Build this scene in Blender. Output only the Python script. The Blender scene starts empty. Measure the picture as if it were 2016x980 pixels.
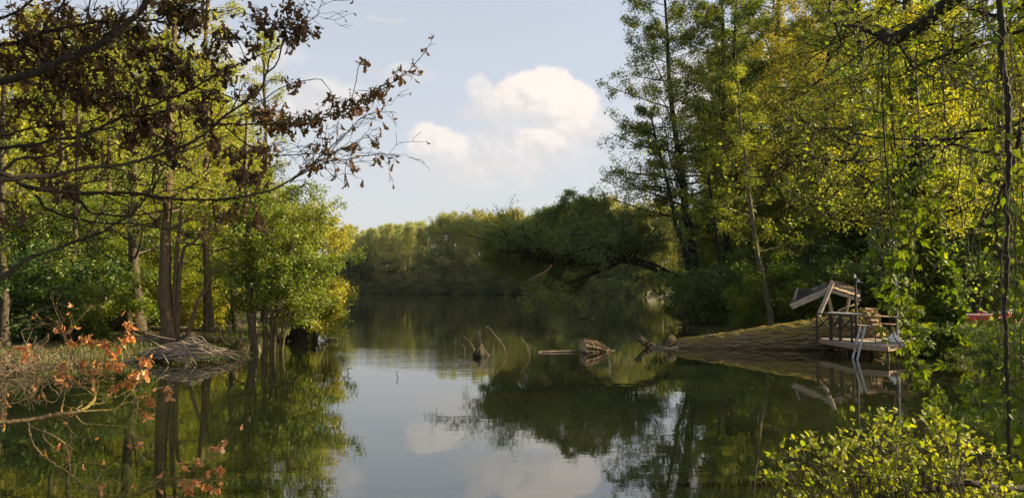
import bpy, math, random
import numpy as np
from mathutils import Vector, Euler

# ------------------------------------------------------------------ camera, sky, sun, exposure
C = bpy.context.scene.collection
SC = bpy.context.scene
FPX = 1500.0                      # focal length in photograph pixels
PITCH = math.atan(75 / FPX)
EYE = np.array((0.0, 0.0, 2.2))
SUN_AZ, SUN_EL = math.radians(85), math.radians(27)

cam = bpy.data.objects.new('camera', bpy.data.cameras.new('camera'))
C.objects.link(cam)
cam.data.sensor_width = 36
cam.data.lens = 36 * FPX / 2016
cam.data.clip_start, cam.data.clip_end = 0.05, 6000
cam.location = EYE
cam.rotation_euler = (math.pi / 2 + PITCH, 0, 0)
SC.camera = cam

sun = bpy.data.objects.new('sun', bpy.data.lights.new('sun', 'SUN'))
C.objects.link(sun)
sun.data.energy = 5.0
sun.data.angle = math.radians(0.5)
sun.data.color = (1.0, 0.80, 0.50)
sd = Vector((math.cos(SUN_EL) * math.sin(SUN_AZ), math.cos(SUN_EL) * math.cos(SUN_AZ), math.sin(SUN_EL)))
sun.rotation_euler = sd.to_track_quat('Z', 'Y').to_euler()

SC.view_settings.view_transform = 'Standard'
SC.view_settings.look = 'None'
SC.view_settings.gamma = 1.0
SC.view_settings.exposure = 1.75
SC.cycles.max_bounces = 8
SC.cycles.transparent_max_bounces = 4
SC.cycles.sample_clamp_indirect = 6.0

class N:
    """small helper to write node trees"""
    def __init__(s, tree):
        s.t = tree; s.n = tree.nodes; s.l = tree.links
    def new(s, kind, **kw):
        n = s.n.new(kind)
        for k, v in kw.items(): setattr(n, k, v)
        return n
    def set(s, sock, v):
        if v is None: return
        if isinstance(v, bpy.types.NodeSocket): s.l.new(v, sock)
        else:
            if hasattr(sock.default_value, '__len__') and hasattr(v, '__len__') and len(sock.default_value) == 4 and len(v) == 3: v = (*v, 1)
            sock.default_value = v
    def math(s, op, a, b=None, c=None, clamp=False):
        n = s.new('ShaderNodeMath', operation=op, use_clamp=clamp)
        s.set(n.inputs[0], a); s.set(n.inputs[1], b); s.set(n.inputs[2], c)
        return n.outputs[0]
    def noise(s, vec, scale, detail=3, rough=0.5, lac=2.0, dist=0.0):
        n = s.new('ShaderNodeTexNoise')
        s.set(n.inputs['Vector'], vec); n.inputs['Scale'].default_value = scale
        n.inputs['Detail'].default_value = detail; n.inputs['Roughness'].default_value = rough
        n.inputs['Lacunarity'].default_value = lac; n.inputs['Distortion'].default_value = dist
        return n.outputs[0]
    def smooth(s, v, a, b, lo=0.0, hi=1.0):
        n = s.new('ShaderNodeMapRange', interpolation_type='SMOOTHSTEP')
        s.set(n.inputs[0], v); n.inputs[1].default_value = a; n.inputs[2].default_value = b
        n.inputs[3].default_value = lo; n.inputs[4].default_value = hi
        return n.outputs[0]
    def mix(s, f, a, b, blend='MIX'):
        n = s.new('ShaderNodeMix', data_type='RGBA', blend_type=blend)
        s.set(n.inputs[0], f); s.set(n.inputs[6], a); s.set(n.inputs[7], b)
        return n.outputs[2]
    def mapping(s, vec, scale=(1, 1, 1), loc=(0, 0, 0)):
        n = s.new('ShaderNodeMapping'); s.set(n.inputs[0], vec)
        n.inputs['Scale'].default_value = scale; n.inputs['Location'].default_value = loc
        return n.outputs[0]

def ray(px, py):
    u, v = (px - 1008) / FPX, (490 - py) / FPX
    cp, sp = math.cos(PITCH), math.sin(PITCH)
    return np.array((u, cp - v * sp, sp + v * cp))

def at(px, py, d):
    """the point of the photograph at (px, py), d metres away along +Y"""
    r = ray(px, py)
    return EYE + r * (d / r[1])

def make_world():
    W = bpy.data.worlds.new('World'); SC.world = W; W.use_nodes = True
    k = N(W.node_tree); k.n.clear()
    out = k.new('ShaderNodeOutputWorld'); bg = k.new('ShaderNodeBackground')
    bg.inputs[1].default_value = 0.070
    k.l.new(bg.outputs[0], out.inputs[0])
    sky = k.new('ShaderNodeTexSky', sky_type='NISHITA', sun_disc=False)
    sky.sun_elevation = SUN_EL; sky.sun_rotation = SUN_AZ
    sky.air_density = 1.0; sky.dust_density = 2.2; sky.ozone_density = 1.6
    tc = k.new('ShaderNodeTexCoord')
    sep = k.new('ShaderNodeSeparateXYZ'); k.l.new(tc.outputs['Generated'], sep.inputs[0])
    X, Y, Z = sep.outputs
    # thin high veil, thicker towards the horizon: the milky spring evening sky
    veil = k.smooth(Z, 0.0, 0.75, 0.80, 0.45)
    base = k.mix(veil, sky.outputs[0], (3.05, 3.04, 3.10))
    yy = k.math('MAXIMUM', Y, 0.05)
    U = k.math('DIVIDE', X, yy); V = k.math('DIVIDE', Z, yy)
    P = k.new('ShaderNodeCombineXYZ'); k.l.new(U, P.inputs[0]); k.l.new(V, P.inputs[1])
    P = P.outputs[0]
    wob = k.noise(P, 14, 5, 0.55); wob2 = k.noise(k.mapping(P, loc=(3.1, 7.7, 0)), 14, 5, 0.55)
    big = k.noise(k.mapping(P, loc=(1.3, 2.2, 0)), 42, 4, 0.55)
    front = k.smooth(Y, 0.05, 0.3)
    def puff(px, py, rx, ry, amp, dens, low, hard):
        c = ray(px, py); uc, vc = c[0] / c[1], c[2] / c[1]
        du = k.math('ADD', k.math('SUBTRACT', U, uc), k.math('MULTIPLY', k.math('SUBTRACT', wob, 0.5), amp))
        dv = k.math('ADD', k.math('SUBTRACT', V, vc), k.math('MULTIPLY', k.math('SUBTRACT', wob2, 0.5), amp))
        a = k.math('DIVIDE', du, rx / FPX); b = k.math('DIVIDE', dv, ry / FPX)
        r = k.math('SQRT', k.math('ADD', k.math('MULTIPLY', a, a), k.math('MULTIPLY', b, b)))
        r = k.math('ADD', r, k.math('MULTIPLY', k.math('SUBTRACT', big, 0.5), 0.35))
        m = k.smooth(r, 1.0, hard, 0, 1)
        fade = k.smooth(b, low, low + 1.1)
        m = k.math('MULTIPLY', k.math('MULTIPLY', m, fade), dens)
        return k.math('MULTIPLY', m, front), a, b
    lit = k.noise(k.mapping(P, loc=(0.006, 0.007, 0)), 22, 4, 0.5)
    lit0 = k.noise(P, 22, 4, 0.5)
    emb = k.math('MULTIPLY', k.math('SUBTRACT', lit0, lit), 2.6)
    col = base
    spec = [  # px, py, rx, ry, wobble, density, fade start, hardness, brightness
        (640, 205, 105, 62, .05, .55, -1.2, .55, .50), (795, 150, 80, 26, .04, .40, -1.2, .4, .45),
        (480, 120, 140, 60, .05, .5, -1.2, .45, .45), (1020, 305, 210, 75, .06, .55, -1.3, .3, .40),
        (900, 345, 200, 55, .05, .42, -1.3, .2, .35), (1130, 250, 110, 60, .05, .8, -1.2, .4, .55),
        (1000, 215, 120, 55, .05, .75, -1.2, .45, .45), (945, 172, 34, 34, .04, .55, -1.2, .5, .72),
        (1062, 184, 90, 62, .05, .97, -1.15, .78, 1.0), (1128, 205, 62, 58, .04, .97, -1.15, .78, 1.05),
        (1065, 285, 66, 34, .04, .72, -1.0, .62, .72), (862, 285, 76, 46, .045, .80, -1.0, .72, .78),
        (760, 40, 60, 10, .04, .4, -1.2, .2, .4), (1500, 190, 330, 150, .08, .9, -1.3, .3, .8), (250, 240, 260, 120, .08, .6, -1.2, .4, .6)]
    for px, py, rx, ry, amp, dens, low, hard, br in spec:
        m, a, b = puff(px, py, rx, ry, amp, dens, low, hard)
        s = k.math('ADD', k.math('MULTIPLY', a, 0.24), k.math('MULTIPLY', b, 0.42))
        s = k.math('ADD', k.math('ADD', s, emb), br - 0.28)
        cc = k.mix(k.smooth(s, -0.15, 0.75), (3.35, 3.15, 3.08), (4.35, 4.0, 3.7))
        col = k.mix(m, col, cc)
    # broken cloud over the rest of the dome
    gm = k.smooth(k.noise(k.mapping(tc.outputs['Generated'], (1, 1, 2.2)), 3.0, 6, 0.6), 0.5, 0.72, 0, 0.6)
    gm = k.math('MULTIPLY', gm, k.math('SUBTRACT', 1.0, k.smooth(Y, 0.55, 0.8)))
    col = k.mix(gm, col, (3.9, 3.7, 3.6))
    k.l.new(col, bg.inputs[0])
make_world()

# ------------------------------------------------------------------ small tools
def tag(o, label=None, cat=None, group=None, kind=None):
    if label: o['label'] = label
    if cat: o['category'] = cat
    if group: o['group'] = group
    if kind: o['kind'] = kind
    return o

def empty(name, loc, label=None, cat=None, group=None, rz=0.0):
    o = bpy.data.objects.new(name, None); C.objects.link(o)
    o.empty_display_size = 0.2
    o.location = loc; o.rotation_euler = (0, 0, rz)
    return tag(o, label, cat, group)

def children(o): return [c for c in KIDS.get(o.name, ())]
KIDS = {}
def adopt(c, p):
    c.parent = p; KIDS.setdefault(p.name, []).append(c)

class Geo:
    """collects vertices and faces, builds ONE mesh object"""
    def __init__(s): s.v = []; s.f = []; s.n = 0; s.mi = []
    def add(s, v, f, mi=0):
        v = np.asarray(v, np.float32).reshape(-1, 3); f = np.asarray(f, np.int32)
        s.v.append(v); s.f.append(f + s.n); s.mi.append(np.full(len(f), mi, np.int32)); s.n += len(v)
        return s
    def mesh(s, name, mats, origin=(0, 0, 0), smooth=False):
        me = bpy.data.meshes.new(name)
        v = np.concatenate(s.v) - np.asarray(origin, np.float32)
        tot = np.concatenate([np.full(len(f), f.shape[1], np.int32) for f in s.f])
        idx = np.concatenate([f.ravel() for f in s.f]); mi = np.concatenate(s.mi)
        me.vertices.add(len(v)); me.vertices.foreach_set('co', v.ravel())
        me.loops.add(len(idx)); me.loops.foreach_set('vertex_index', idx)
        me.polygons.add(len(tot))
        st = np.zeros(len(tot), np.int32); st[1:] = np.cumsum(tot)[:-1]
        me.polygons.foreach_set('loop_start', st); me.polygons.foreach_set('loop_total', tot)
        for m in (mats if isinstance(mats, (list, tuple)) else [mats]): me.materials.append(m)
        me.polygons.foreach_set('material_index', mi)
        me.polygons.foreach_set('use_smooth', np.full(len(tot), smooth, bool))
        me.update(calc_edges=True); me.validate()
        return me
    def build(s, name, mats, parent=None, origin=None, smooth=False, kind=None):
        o = bpy.data.objects.new(name, None) if not s.v else None
        org = origin if origin is not None else (tuple(parent.location) if parent else (0, 0, 0))
        o = bpy.data.objects.new(name, s.mesh(name, mats, org, smooth))
        C.objects.link(o)
        if parent: adopt(o, parent)
        else: o.location = org
        if kind: o['kind'] = kind
        return o

def spline(pts, n):
    """smooth curve through the points (Catmull-Rom), n samples"""
    P = np.asarray(pts, float); m = len(P)
    if m == 2:
        t = np.linspace(0, 1, n)[:, None]; return P[0] * (1 - t) + P[1] * t
    Q = np.vstack([2 * P[0] - P[1], P, 2 * P[-1] - P[-2]])
    u = np.linspace(0, m - 1 - 1e-6, n); i = u.astype(int); t = (u - i)[:, None]
    a, b, c, d = Q[i], Q[i + 1], Q[i + 2], Q[i + 3]
    return 0.5 * (2 * b + (c - a) * t + (2 * a - 5 * b + 4 * c - d) * t ** 2 + (3 * b - a - 3 * c + d) * t ** 3)

def unit(a):
    return a / np.maximum(np.linalg.norm(a, axis=-1, keepdims=True), 1e-9)

def tubes(P, R, s=6, rough=None, cap=False):
    """N polylines of K points -> verts, quads"""
    P = np.asarray(P, float); R = np.asarray(R, float)
    if P.ndim == 2: P = P[None]; R = R[None]
    Nn, K, _ = P.shape
    T = unit(np.gradient(P, axis=1))
    mean = unit(P[:, -1] - P[:, 0])
    ref = np.where(np.abs(mean[:, 2:3]) > 0.7, np.array([[1.0, 0.15, 0]]), np.array([[0, 0.1, 1.0]]))
    A = unit(np.cross(T, ref[:, None, :])); B = np.cross(T, A)
    ang = np.arange(s) / s * 2 * np.pi
    rr = R[:, :, None] * np.ones(s)
    if rough is not None: rr = rr * rough(Nn, K, s)
    V = P[:, :, None, :] + rr[..., None] * (np.cos(ang)[None, None, :, None] * A[:, :, None, :] + np.sin(ang)[None, None, :, None] * B[:, :, None, :])
    base = (np.arange(Nn) * K * s)[:, None, None] + (np.arange(K - 1) * s)[None, :, None]
    j = np.arange(s)[None, None, :]; j2 = (j + 1) % s
    F = np.stack([base + j, base + j2, base + s + j2, base + s + j], -1).reshape(-1, 4)
    return V.reshape(-1, 3), F

def tube(g, pts, r0, r1=None, s=7, n=10, mi=0, rough=0.0, rng=None, power=1.0):
    P = spline(pts, n)
    t = np.linspace(0, 1, n) ** power
    R = r0 + ((r0 if r1 is None else r1) - r0) * t
    f = None
    if rough and rng is not None: f = lambda a, b, c: 1 + rough * (rng.random((a, b, c)) - 0.5)
    v, q = tubes(P, R, s, f); g.add(v, q, mi)
    for ring, flip in ((0, 1), (n - 1, 0)):             # closed ends
        i0 = ring * s; c = P[ring]
        vv = np.vstack([v[i0:i0 + s], c[None]])
        a = np.arange(s); b = (a + 1) % s
        tri = np.stack([b, a, np.full(s, s)], -1) if flip else np.stack([a, b, np.full(s, s)], -1)
        g.add(vv, tri, mi)
    return P

def box(g, c, size, R=None, mi=0):
    x, y, z = np.array(size) / 2
    v = np.array([(-x, -y, -z), (x, -y, -z), (x, y, -z), (-x, y, -z), (-x, -y, z), (x, -y, z), (x, y, z), (-x, y, z)])
    if R is not None: v = v @ np.array(R).T
    g.add(v + np.array(c), [(0, 3, 2, 1), (4, 5, 6, 7), (0, 1, 5, 4), (1, 2, 6, 5), (2, 3, 7, 6), (3, 0, 4, 7)], mi)

def beam(g, a, b, w, h, mi=0, up=(0, 0, 1)):
    a = np.array(a, float); b = np.array(b, float); d = b - a; L = np.linalg.norm(d); d /= L
    s = unit(np.cross(d, np.array(up, float))); u = np.cross(s, d)
    box(g, (a + b) / 2, (L, w, h), np.stack([d, s, u], 1), mi)

def leaf_quads(g, Cn, size, rng, up=0.5, asp=0.62, mi=0, droop=None):
    """one folded leaf (two triangles sharing the midrib) per centre"""
    n = len(Cn)
    nrm = unit(rng.normal(size=(n, 3)) * np.array([1, 1, 1]) + np.array([0, 0, up * 2.0]))
    a = rng.normal(size=(n, 3))
    if droop is not None: a = a * 0.45 + np.array([0, 0, -droop])
    a = unit(a - nrm * np.sum(a * nrm, 1, keepdims=True)); b = np.cross(nrm, a)
    sz = size * (0.6 + 0.8 * rng.random((n, 1))) * 0.5
    fold = nrm * sz * 0.22
    v = np.stack([Cn - a * sz, Cn + b * sz * asp + fold, Cn + a * sz, Cn - b * sz * asp + fold], 1)
    q = np.arange(n)[:, None] * 4 + np.arange(4)[None]
    g.add(v.reshape(-1, 3), q, mi)

# ------------------------------------------------------------------ materials
def newmat(name):
    m = bpy.data.materials.new(name); m.use_nodes = True
    k = N(m.node_tree); k.n.clear()
    return m, k, k.new('ShaderNodeOutputMaterial')

def leaf_mat(name, dark, light, flush, trans=0.5, flush_amt=0.5, gloss=0.03):
    m, k, out = newmat(name)
    geo = k.new('ShaderNodeNewGeometry'); tc = k.new('ShaderNodeTexCoord'); oi = k.new('ShaderNodeObjectInfo')
    rnd = geo.outputs['Random Per Island']
    c = k.mix(rnd, dark, light)
    clump = k.smooth(k.noise(tc.outputs['Object'], 0.45, 3, 0.6), 0.42, 0.66, 0, flush_amt)
    c = k.mix(clump, c, flush)
    hsv = k.new('ShaderNodeHueSaturation'); k.set(hsv.inputs['Color'], c)
    k.set(hsv.inputs['Value'], k.math('MULTIPLY_ADD', oi.outputs['Random'], 0.4, 0.8))
    k.set(hsv.inputs['Hue'], k.math('MULTIPLY_ADD', oi.outputs['Random'], -0.03, 0.507))
    c = k.mix(1.0, hsv.outputs[0], (2.1, 2.05, 1.5), 'MULTIPLY')      # half of it is reflected, half let through
    d = k.new('ShaderNodeBsdfDiffuse'); k.set(d.inputs[0], c)
    t = k.new('ShaderNodeBsdfTranslucent'); k.set(t.inputs[0], k.mix(1.0, c, (1.25, 1.22, 0.45), 'MULTIPLY'))
    mx = k.new('ShaderNodeMixShader'); mx.inputs[0].default_value = trans
    k.l.new(d.outputs[0], mx.inputs[1]); k.l.new(t.outputs[0], mx.inputs[2])
    gl = k.new('ShaderNodeBsdfGlossy'); gl.inputs['Roughness'].default_value = 0.5; gl.inputs[0].default_value = (1, 1, 1, 1)
    m2 = k.new('ShaderNodeMixShader'); m2.inputs[0].default_value = gloss
    k.l.new(mx.outputs[0], m2.inputs[1]); k.l.new(gl.outputs[0], m2.inputs[2])
    k.l.new(m2.outputs[0], out.inputs[0])
    return m

def bark_mat(name, a, b, scale=(9, 9, 2.0), moss=None, moss_amt=0.5, bump=0.6, nscale=1.0):
    m, k, out = newmat(name)
    tc = k.new('ShaderNodeTexCoord'); v = k.mapping(tc.outputs['Object'], scale)
    n1 = k.noise(v, 1.6 * nscale, 6, 0.62); n2 = k.noise(tc.outputs['Object'], 0.9, 3)
    c = k.mix(k.smooth(n1, 0.32, 0.68), a, b)
    if moss is not None:
        c = k.mix(k.math('MULTIPLY', k.smooth(n2, 0.42, 0.62), moss_amt), c, moss)
    p = k.new('ShaderNodeBsdfPrincipled'); k.set(p.inputs['Base Color'], c); p.inputs['Roughness'].default_value = 0.9
    p.inputs['Specular IOR Level'].default_value = 0.2
    bp = k.new('ShaderNodeBump'); bp.inputs['Strength'].default_value = bump; bp.inputs['Distance'].default_value = 0.03
    k.set(bp.inputs['Height'], n1); k.l.new(bp.outputs[0], p.inputs['Normal'])
    k.l.new(p.outputs[0], out.inputs[0])
    return m

def plain_mat(name, col, rough=0.7, var=0.25, metal=0.0, scale=6.0, stretch=(1, 1, 1), bump=0.15):
    m, k, out = newmat(name)
    tc = k.new('ShaderNodeTexCoord'); oi = k.new('ShaderNodeObjectInfo')
    n = k.noise(k.mapping(tc.outputs['Object'], stretch), scale, 5, 0.6)
    lo = tuple(x * (1 - var) for x in col); hi = tuple(min(1, x * (1 + var)) for x in col)
    c = k.mix(k.smooth(n, 0.3, 0.7), lo, hi)
    hsv = k.new('ShaderNodeHueSaturation'); k.set(hsv.inputs['Color'], c)
    k.set(hsv.inputs['Value'], k.math('MULTIPLY_ADD', oi.outputs['Random'], 0.3, 0.85))
    p = k.new('ShaderNodeBsdfPrincipled'); k.set(p.inputs['Base Color'], hsv.outputs[0])
    p.inputs['Roughness'].default_value = rough; p.inputs['Metallic'].default_value = metal
    bp = k.new('ShaderNodeBump'); bp.inputs['Strength'].default_value = bump; bp.inputs['Distance'].default_value = 0.02
    k.set(bp.inputs['Height'], n); k.l.new(bp.outputs[0], p.inputs['Normal'])
    k.l.new(p.outputs[0], out.inputs[0])
    return m

def water_mat():
    m, k, out = newmat('pond_water')
    tc = k.new('ShaderNodeTexCoord'); o = tc.outputs['Object']
    sep = k.new('ShaderNodeSeparateXYZ'); k.l.new(o, sep.inputs[0])
    # slow swell everywhere, finer ripples in a breeze patch out on the pond
    n1 = k.noise(k.mapping(o, (0.55, 1.0, 1)), 0.9, 2, 0.5)
    n2 = k.noise(k.mapping(o, (1.0, 2.6, 1)), 2.2, 2, 0.5)
    n3 = k.noise(k.mapping(o, (0.8, 4.0, 1)), 3.0, 2, 0.5)
    dx = k.math('DIVIDE', k.math('ADD', sep.outputs[0], 2.6), 5.5)
    dy = k.math('DIVIDE', k.math('SUBTRACT', sep.outputs[1], 24.5), 5.5)
    r = k.math('ADD', k.math('MULTIPLY', dx, dx), k.math('MULTIPLY', dy, dy))
    patch = k.math('ADD', k.smooth(r, 1.2, 0.1, 0, 0.36), k.smooth(sep.outputs[1], 28, 60, 0, 0.16))
    h = k.math('ADD', k.math('MULTIPLY', n1, 0.17), k.math('MULTIPLY', n2, 0.03))
    h = k.math('ADD', h, k.math('MULTIPLY', k.math('MULTIPLY', n3, patch), 0.30))
    bp = k.new('ShaderNodeBump'); bp.inputs['Strength'].default_value = 1.0; bp.inputs['Distance'].default_value = 0.016
    k.set(bp.inputs['Height'], h)
    p = k.new('ShaderNodeBsdfPrincipled')
    scum = k.smooth(k.noise(o, 0.25, 4), 0.4, 0.7)
    k.set(p.inputs['Base Color'], k.mix(scum, (0.006, 0.009, 0.004), (0.014, 0.016, 0.006)))
    p.inputs['Roughness'].default_value = 0.02
    p.inputs['IOR'].default_value = 2.3
    k.l.new(bp.outputs[0], p.inputs['Normal']); k.l.new(p.outputs[0], out.inputs[0])
    return m

def ground_mat():
    m, k, out = newmat('bank_soil')
    tc = k.new('ShaderNodeTexCoord'); o = tc.outputs['Object']
    n1 = k.noise(o, 0.5, 5, 0.6); n2 = k.noise(o, 7, 5, 0.65); n3 = k.noise(k.mapping(o, loc=(9, 4, 0)), 1.6, 5, 0.6)
    c = k.mix(k.smooth(n2, 0.3, 0.7), (0.025, 0.018, 0.010), (0.085, 0.062, 0.034))
    c = k.mix(k.smooth(n1, 0.42, 0.6, 0, 0.8), c, (0.045, 0.075, 0.014))
    c = k.mix(k.smooth(n3, 0.55, 0.72, 0, 0.8), c, (0.10, 0.078, 0.045))
    p = k.new('ShaderNodeBsdfPrincipled'); k.set(p.inputs['Base Color'], c); p.inputs['Roughness'].default_value = 0.95
    bp = k.new('ShaderNodeBump'); bp.inputs['Strength'].default_value = 0.8; bp.inputs['Distance'].default_value = 0.06
    k.set(bp.inputs['Height'], n2); k.l.new(bp.outputs[0], p.inputs['Normal']); k.l.new(p.outputs[0], out.inputs[0])
    return m

def log_mat():
    m, k, out = newmat('poplar_log_bark')
    tc = k.new('ShaderNodeTexCoord'); geo = k.new('ShaderNodeNewGeometry'); o = tc.outputs['Object']
    n1 = k.noise(k.mapping(o, (1.5, 7, 7)), 1.6, 6, 0.65); n2 = k.noise(o, 1.3, 5, 0.65); n3 = k.noise(o, 22, 4, 0.6)
    c = k.mix(k.smooth(n1, 0.3, 0.7), (0.10, 0.074, 0.052), (0.27, 0.205, 0.14))
    sep = k.new('ShaderNodeSeparateXYZ'); k.l.new(geo.outputs['Normal'], sep.inputs[0])
    up = k.smooth(k.math('ADD', sep.outputs[2], k.math('MULTIPLY', k.math('SUBTRACT', n2, 0.5), 2.4)), -0.15, 0.75)   # moss grows on the upper side
    c = k.mix(k.math('MULTIPLY', up, 0.88), c, k.mix(k.smooth(n3, 0.35, 0.7), (0.12, 0.10, 0.020), (0.24, 0.19, 0.035)))
    p = k.new('ShaderNodeBsdfPrincipled'); k.set(p.inputs['Base Color'], c); p.inputs['Roughness'].default_value = 0.95; p.inputs['Specular IOR Level'].default_value = 0.15
    bp = k.new('ShaderNodeBump'); bp.inputs['Strength'].default_value = 0.9; bp.inputs['Distance'].default_value = 0.04
    k.set(bp.inputs['Height'], n1); k.l.new(bp.outputs[0], p.inputs['Normal']); k.l.new(p.outputs[0], out.inputs[0])
    return m

M = dict(
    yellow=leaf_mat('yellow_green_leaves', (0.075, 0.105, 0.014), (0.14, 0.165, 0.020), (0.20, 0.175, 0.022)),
    green=leaf_mat('fresh_green_leaves', (0.052, 0.085, 0.010), (0.095, 0.130, 0.014), (0.14, 0.15, 0.016)),
    alder=leaf_mat('alder_leaves', (0.035, 0.060, 0.014), (0.075, 0.105, 0.022), (0.13, 0.125, 0.028), 0.42),
    ochre=leaf_mat('ochre_green_leaves', (0.070, 0.082, 0.015), (0.12, 0.12, 0.020), (0.16, 0.135, 0.022), 0.5, 0.6),
    willow=leaf_mat('grey_green_willow_leaves', (0.082, 0.115, 0.052), (0.15, 0.18, 0.076), (0.17, 0.185, 0.06), 0.45, 0.4),
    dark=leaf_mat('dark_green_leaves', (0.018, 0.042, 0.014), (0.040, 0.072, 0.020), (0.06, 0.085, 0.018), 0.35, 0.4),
    olive=leaf_mat('olive_brown_leaves', (0.075, 0.092, 0.038), (0.135, 0.145, 0.052), (0.165, 0.155, 0.05), 0.42, 0.7),
    far=leaf_mat('far_alder_leaves', (0.078, 0.104, 0.054), (0.15, 0.170, 0.075), (0.185, 0.18, 0.07), 0.42, 0.5),
    ivy=leaf_mat('ivy_leaves', (0.014, 0.034, 0.010), (0.035, 0.065, 0.016), (0.055, 0.08, 0.015), 0.3, 0.5, 0.12),
    creeper=leaf_mat('creeper_leaves', (0.018, 0.038, 0.003), (0.052, 0.078, 0.006), (0.085, 0.092, 0.006), 0.55, 0.5, 0.015),
    bush=leaf_mat('round_bush_leaves', (0.040, 0.070, 0.006), (0.090, 0.115, 0.009), (0.120, 0.118, 0.009), 0.58, 0.5, 0.02),
    dead=leaf_mat('withered_oak_leaves', (0.032, 0.021, 0.019), (0.080, 0.049, 0.040), (0.15, 0.075, 0.04), 0.28, 0.5, 0.02),
    rust=leaf_mat('rust_oak_leaves', (0.15, 0.070, 0.025), (0.27, 0.130, 0.045), (0.32, 0.165, 0.065), 0.35, 0.5, 0.06),
    grass=leaf_mat('bank_grass_blades', (0.018, 0.036, 0.007), (0.042, 0.056, 0.012), (0.060, 0.055, 0.020), 0.4, 0.5),
    moss=leaf_mat('log_moss', (0.060, 0.052, 0.010), (0.115, 0.095, 0.018), (0.15, 0.115, 0.022), 0.15, 0.5, 0.0),
    reed=leaf_mat('iris_blades', (0.030, 0.080, 0.020), (0.06, 0.125, 0.03), (0.08, 0.14, 0.03), 0.4, 0.3),
    bark=bark_mat('alder_bark', (0.030, 0.024, 0.018), (0.085, 0.066, 0.046), moss=(0.06, 0.065, 0.02), moss_amt=0.4),
    warmbark=bark_mat('brown_bark', (0.042, 0.029, 0.019), (0.12, 0.083, 0.052), moss=(0.08, 0.075, 0.02), moss_amt=0.45),
    palebark=bark_mat('pale_bark', (0.065, 0.056, 0.038), (0.15, 0.13, 0.088), moss=(0.12, 0.13, 0.05), moss_amt=0.5),
    darkbark=bark_mat('dark_bark', (0.014, 0.012, 0.010), (0.040, 0.032, 0.024), moss=(0.03, 0.035, 0.012), moss_amt=0.4),
    oakbark=bark_mat('oak_bark', (0.012, 0.010, 0.008), (0.034, 0.027, 0.020), (30, 30, 30), moss=(0.045, 0.045, 0.015), moss_amt=0.5),
    mossbark=bark_mat('mossy_bough_bark', (0.07, 0.05, 0.028), (0.17, 0.125, 0.065), (24, 24, 24), moss=(0.16, 0.14, 0.03), moss_amt=0.7),
    stick=plain_mat('bleached_sticks', (0.18, 0.145, 0.108), 0.85, 0.45, scale=3.0),
    tan=plain_mat('dry_brush', (0.095, 0.066, 0.042), 0.9, 0.4),
    log=log_mat(),
    peeled=plain_mat('peeled_wood', (0.42, 0.24, 0.12), 0.8, 0.25, scale=4),
    cut=plain_mat('cut_wood', (0.23, 0.165, 0.095), 0.85, 0.3, scale=5),
    plank=plain_mat('weathered_planks', (0.30, 0.255, 0.21), 0.85, 0.35, scale=5, stretch=(1, 6, 6)),
    darkwood=plain_mat('dark_stained_wood', (0.028, 0.020, 0.016), 0.7, 0.4, scale=5),
    brownwood=plain_mat('brown_boards', (0.24, 0.17, 0.12), 0.8, 0.35, scale=4, stretch=(1, 5, 5)),
    tabletop=plain_mat('pale_table_board', (0.42, 0.44, 0.48), 0.35, 0.15),
    metal=plain_mat('galvanised_metal', (0.42, 0.44, 0.45), 0.45, 0.2, metal=0.6),
    white=plain_mat('white_plastic', (0.78, 0.78, 0.76), 0.5, 0.08),
    felt=plain_mat('dark_roofing_felt', (0.030, 0.030, 0.030), 0.9, 0.3),
    red=plain_mat('red_hull', (0.50, 0.025, 0.030), 0.35, 0.15, bump=0.02),
    pale=plain_mat('pale_gunwale', (0.50, 0.44, 0.40), 0.5, 0.15),
    yellowhull=plain_mat('yellow_hull', (0.62, 0.30, 0.02), 0.4, 0.1, bump=0.02),
    petal=plain_mat('pink_hull', (0.60, 0.05, 0.12), 0.4, 0.1, bump=0.02),
    water=water_mat(), ground=ground_mat())

# ------------------------------------------------------------------ ground and water
LAKE = np.array([(-7, 3.0), (-3, 2.2), (1, 2.3), (3, 3.0), (5, 4.6), (7.5, 8), (10, 13), (12, 17), (13.2, 21), (13.0, 25.2),
                 (12.6, 27.6), (10.6, 29), (9.2, 31), (8.4, 34), (9.0, 38), (9.8, 45), (12.6, 52), (19, 70), (25, 95), (34, 125), (36, 150),
                 (22, 188), (0, 215), (-25, 240), (-45, 252), (-54, 235), (-42, 170), (-28, 110), (-17, 60), (-11.6, 42),
                 (-9.7, 34), (-9.4, 28), (-9.6, 24.5), (-12, 21.6), (-13.2, 19.5), (-16, 18), (-17, 14), (-14, 8), (-9, 5)], float)

def shore(x, y):
    """signed distance to the shoreline, positive on land"""
    x = np.asarray(x, float); y = np.asarray(y, float)
    sh = x.shape; p = np.stack([x.ravel(), y.ravel()], 1)
    best = np.full(len(p), 1e18); inside = np.zeros(len(p), bool)
    for a, b in zip(LAKE, np.roll(LAKE, -1, 0)):
        ab = b - a; t = np.clip(((p - a) @ ab) / (ab @ ab), 0, 1)
        q = p - a - t[:, None] * ab; best = np.minimum(best, (q * q).sum(1))
        cond = (a[1] > p[:, 1]) != (b[1] > p[:, 1])
        with np.errstate(divide='ignore', invalid='ignore'):
            xi = a[0] + (p[:, 1] - a[1]) * (b[0] - a[0]) / (b[1] - a[1])
        inside ^= cond & (p[:, 0] < xi)
    d = np.sqrt(best); d[inside] *= -1
    return d.reshape(sh)

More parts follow.
